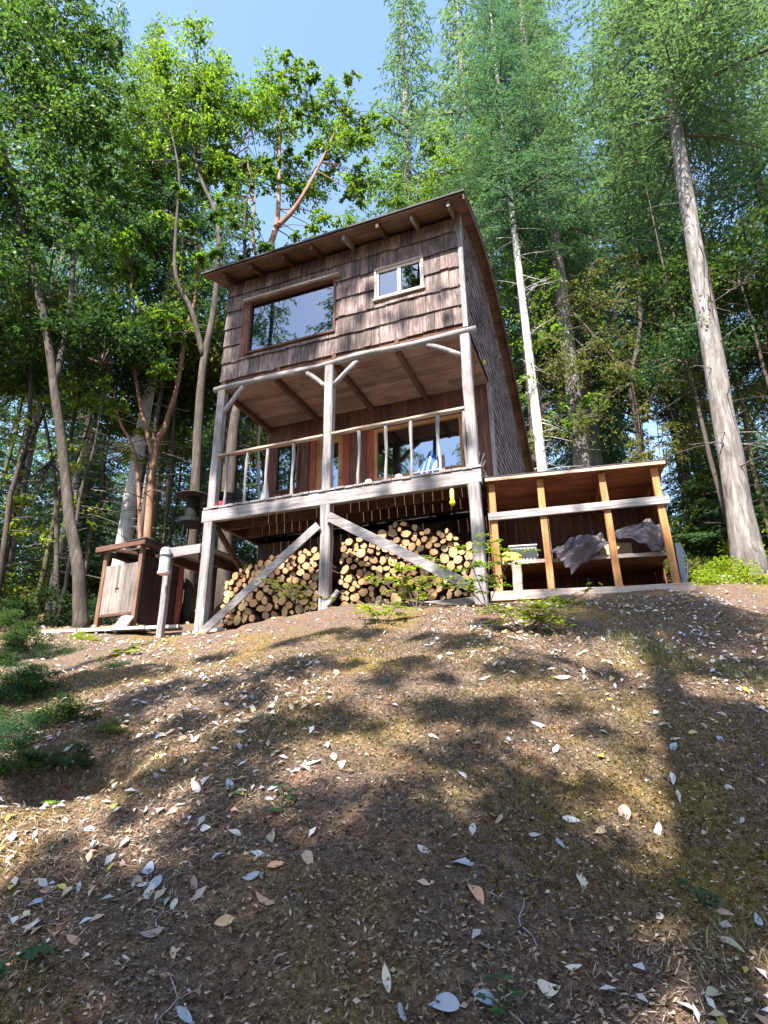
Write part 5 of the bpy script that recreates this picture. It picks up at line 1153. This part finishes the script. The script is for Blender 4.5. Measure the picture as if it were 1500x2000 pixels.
# ------------------------------------------------------------------ sun, sky, camera
SUN_AZ, SUN_EL = R(24), R(52)      # the sun stands behind the viewer, a little to the left
SD = Vector((math.sin(SUN_AZ)*math.cos(SUN_EL), math.cos(SUN_AZ)*math.cos(SUN_EL), -math.sin(SUN_EL)))   # direction the light travels
# unseen trees behind the viewer; leaf clumps placed up-sun to cast the wanted dapples
def up_sun(p, dist): return Vector(p)-SD*dist
def shade(px, py, dist):
    h = march(px, py); return up_sun((h[0], h[1], gz(*h)), dist)
GSH = [(1330, 1200, .35), (1190, 1200, .25), (410, 1280, .22), (640, 1232, .22), (1290, 1290, .16), (820, 1245, .18), (1090, 1300, .12), (720, 1420, .1), (760, 1570, .25), (480, 1360, .25), (790, 1295, .25), (960, 1400, .25), (350, 1410, .25), (300, 1510, .25), (380, 1600, .2), (650, 1700, .25), (1160, 1560, .1), (1230, 1770, .1), (1190, 1650, .09), (950, 1225, .2), (1090, 1390, .13), (560, 1250, .25), (1240, 1480, .08), (680, 1300, .14), (1050, 1240, .14), (860, 1330, .12), (1270, 1900, .07), (230, 1580, .12), (100, 1640, .1), (700, 1780, .5), (900, 1750, .5), (600, 1900, .5), (850, 1900, .5), (1050, 1860, .35), (1000, 1650, .3), (750, 1660, .28), (450, 1900, .4), (250, 1900, .42), (80, 1850, .45), (350, 1700, .3), (500, 1630, .28), (200, 1760, .2), (40, 1740, .25), (1150, 1900, .2), (1120, 1740, .22), (850, 1990, .5), (550, 1990, .5), (1050, 1980, .3),
       (500, 1430, .36), (440, 1510, .3), (640, 1400, .24), (150, 1490, .4), (60, 1560, .22), (900, 1480, .3), (1030, 1560, .28), (850, 1390, .28), (560, 1300, .4), (1010, 1310, .28), (1150, 1240, .3), (1260, 1215, .3), (1390, 1230, .45), (1180, 1330, .18), (740, 1330, .2), (900, 1260, .3), (700, 1240, .25), (620, 1560, .16), (1150, 1440, .12),
       (150, 1310, .5), (300, 1340, .35), (50, 1260, .5), (420, 1330, .25), (1370, 1330, .25), (1430, 1420, .3), (1460, 1520, .32), (1480, 1620, .3), (1500, 1720, .28), (1470, 1330, .28), (1495, 1470, .42), (1510, 1600, .4), (1530, 1750, .35), (60, 1340, .6), (180, 1400, .4), (250, 1300, .35), (100, 1480, .3), (1520, 1840, .25)]
FSH = [(-3.7, 6.4, .6), (-3.0, 6.2, .5), (-2.3, 6.5, .3), (-2.9, 6.8, .3), (-1.5, 6.55, .14), (-.7, 6.6, .12), (-1.2, 5.95, .1), (-3.3, 5.6, .35), (-1.9, 5.6, .16), (-.3, 5.65, .1), (-2.9, 2.95, .12), (-1.3, 2.95, .14), (-2.2, 3.5, .12), (-2.2, 1.9, .2), (-4.2, 4.8, .2), (-.1, 3.6, .12), (-.05, 2.2, .16), (-3.95, 5.5, .4), (-2.6, 5.75, .3), (-4.2, 4.2, .35), (-3.4, 2.2, .5), (-2.7, 1.9, .4), (-3.9, 1.7, .3), (-1.6, 1.9, .38), (-.9, 2.35, .3), (-.4, 1.8, .3), (-3.6, 3.0, .25), (-1.9, 6.75, .25), (-1.0, 5.75, .15), (-.35, 6.1, .12), (-1.5, 3.9, .25), (-2.9, 4.0, .3), (-.7, 3.0, .2), (-1.7, 6.1, .12), (-3.9, 3.9, .3), (-.55, 3.95, .2), (.8, 1.6, .3), (1.6, 1.7, .3), (1.2, 2.5, .25), (2.0, 2.3, .25)]
TR = []
base = [(-7.6, -2.2), (-1.2, -4.2), (-6.0, -6.0), (-2.6, -8.0)]
pts = []
for px, py, r in GSH: pts.append((shade(px, py, 11+1.5*math.sin(px*.7)), r))
for x, z, r in FSH: pts.append((up_sun(cab2w(x, -.1, z), 16.5+math.sin(x*5)), r))
near = {i: [] for i in range(len(base))}
for p, r in pts:
    i = min(range(len(base)), key=lambda k: (base[k][0]-p.x)**2+(base[k][1]-p.y)**2); near[i].append((p, r))
nm = ['leafy tree downhill nearest the bare slope', 'leafy tree downhill whose shade falls across the open slope', 'leafy tree downhill at the foot of the slope', 'tall leafy tree farthest down the slope']
for i, (x, y) in enumerate(base):
    if not near[i]: continue
    zb = gz(x, y)-.1; top = max(p.z for p, r in near[i])
    cx = sum(p.x for p, r in near[i])/len(near[i]); cy = sum(p.y for p, r in near[i])/len(near[i])
    leafy('shade_tree', (x, y, zb), nm[i], [([(x, y, zb), (x+.1, y, zb+2.5), (x*.7+cx*.3, y*.7+cy*.3, zb+(top-zb)*.6), (cx, cy, top)], .14, .03)], near[i], 'broad', 'bark_dark', 1, .12, seed=70+i, fill=2600)
# the straight trunk that draws the long shadow stripe down the slope
h = march(1452, 1990); q = up_sun((h[0], h[1], gz(*h)), 7.0)
fir(q.x, q.y, 17, 'straight fir at the foot of the slope casting the long shadow stripe', 3, 2, .75, .5, 1.0, rz=0)

# more of the wood on the viewer's side: it closes off the low sky and is mirrored in the panes
for i, (x, y, h) in enumerate([(-18, -3, 32), (-14.3, -5.6, 31), (-11, -12, 28), (-7.5, -15.5, 27), (-16, -10, 27), (7, -7, 24), (14, -5, 28), (3, -14, 22), (10, -14, 30), (17, 2, 28), (0, -24, 30), (-8, -27, 30), (-16, -22, 32), (6, -24, 34), (-4, -34, 34)]):
    fir(x, y, h, 'fir of the wood around the foot of the slope', i % 4, i % 4, .1, 1.3, 1, 'firs downhill of the cabin')
sun = bpy.data.lights.new('sun', 'SUN'); sun.energy = 5.0; sun.angle = R(.53); sun.color = (1, .95, .86)
so = bpy.data.objects.new('sun', sun); C.objects.link(so); so.rotation_euler = SD.to_track_quat('-Z', 'Y').to_euler()
w = bpy.data.worlds.new('World'); bpy.context.scene.world = w; w.use_nodes = True; nt = w.node_tree
sk = nt.nodes.new('ShaderNodeTexSky'); sk.sky_type = 'NISHITA'; sk.sun_disc = False; sk.sun_elevation = SUN_EL
sk.sun_rotation = math.atan2(-SD.x, -SD.y); sk.air_density = 1.1; sk.dust_density = .8; sk.ozone_density = .8; sk.altitude = 400
nt.links.new(sk.outputs[0], nt.nodes['Background'].inputs[0]); nt.nodes['Background'].inputs[1].default_value = .13
cam = bpy.data.cameras.new('camera'); co = bpy.data.objects.new('camera', cam); C.objects.link(co)
cam.sensor_fit = 'HORIZONTAL'; cam.sensor_width = 36; cam.lens = 36*FPX/1500; cam.clip_end = 2000; cam.clip_start = .05
fwd = Vector((0, math.cos(PITCH), math.sin(PITCH))); upv = Vector((0, -math.sin(PITCH), math.cos(PITCH))); rt = Vector((1, 0, 0))
# roll so that verticals meet a little right of centre
cr, sr = math.cos(ROLL), math.sin(ROLL)
ux = rt*cr-upv*sr; uy = rt*sr+upv*cr
co.matrix_world = Matrix(((ux.x, uy.x, -fwd.x, 0), (ux.y, uy.y, -fwd.y, 0), (ux.z, uy.z, -fwd.z, 0), (0, 0, 0, 1)))
sc = bpy.context.scene; sc.camera = co
sc.view_settings.view_transform = 'Standard'; sc.view_settings.look = 'None'; sc.view_settings.exposure = 1.95; sc.view_settings.gamma = 1
sc.render.engine = 'CYCLES'; sc.cycles.use_denoising = True; sc.cycles.max_bounces = 6; sc.cycles.diffuse_bounces = 3; sc.cycles.glossy_bounces = 3; sc.cycles.transmission_bounces = 4; sc.cycles.transparent_max_bounces = 8
sc.cycles.sample_clamp_indirect = 6
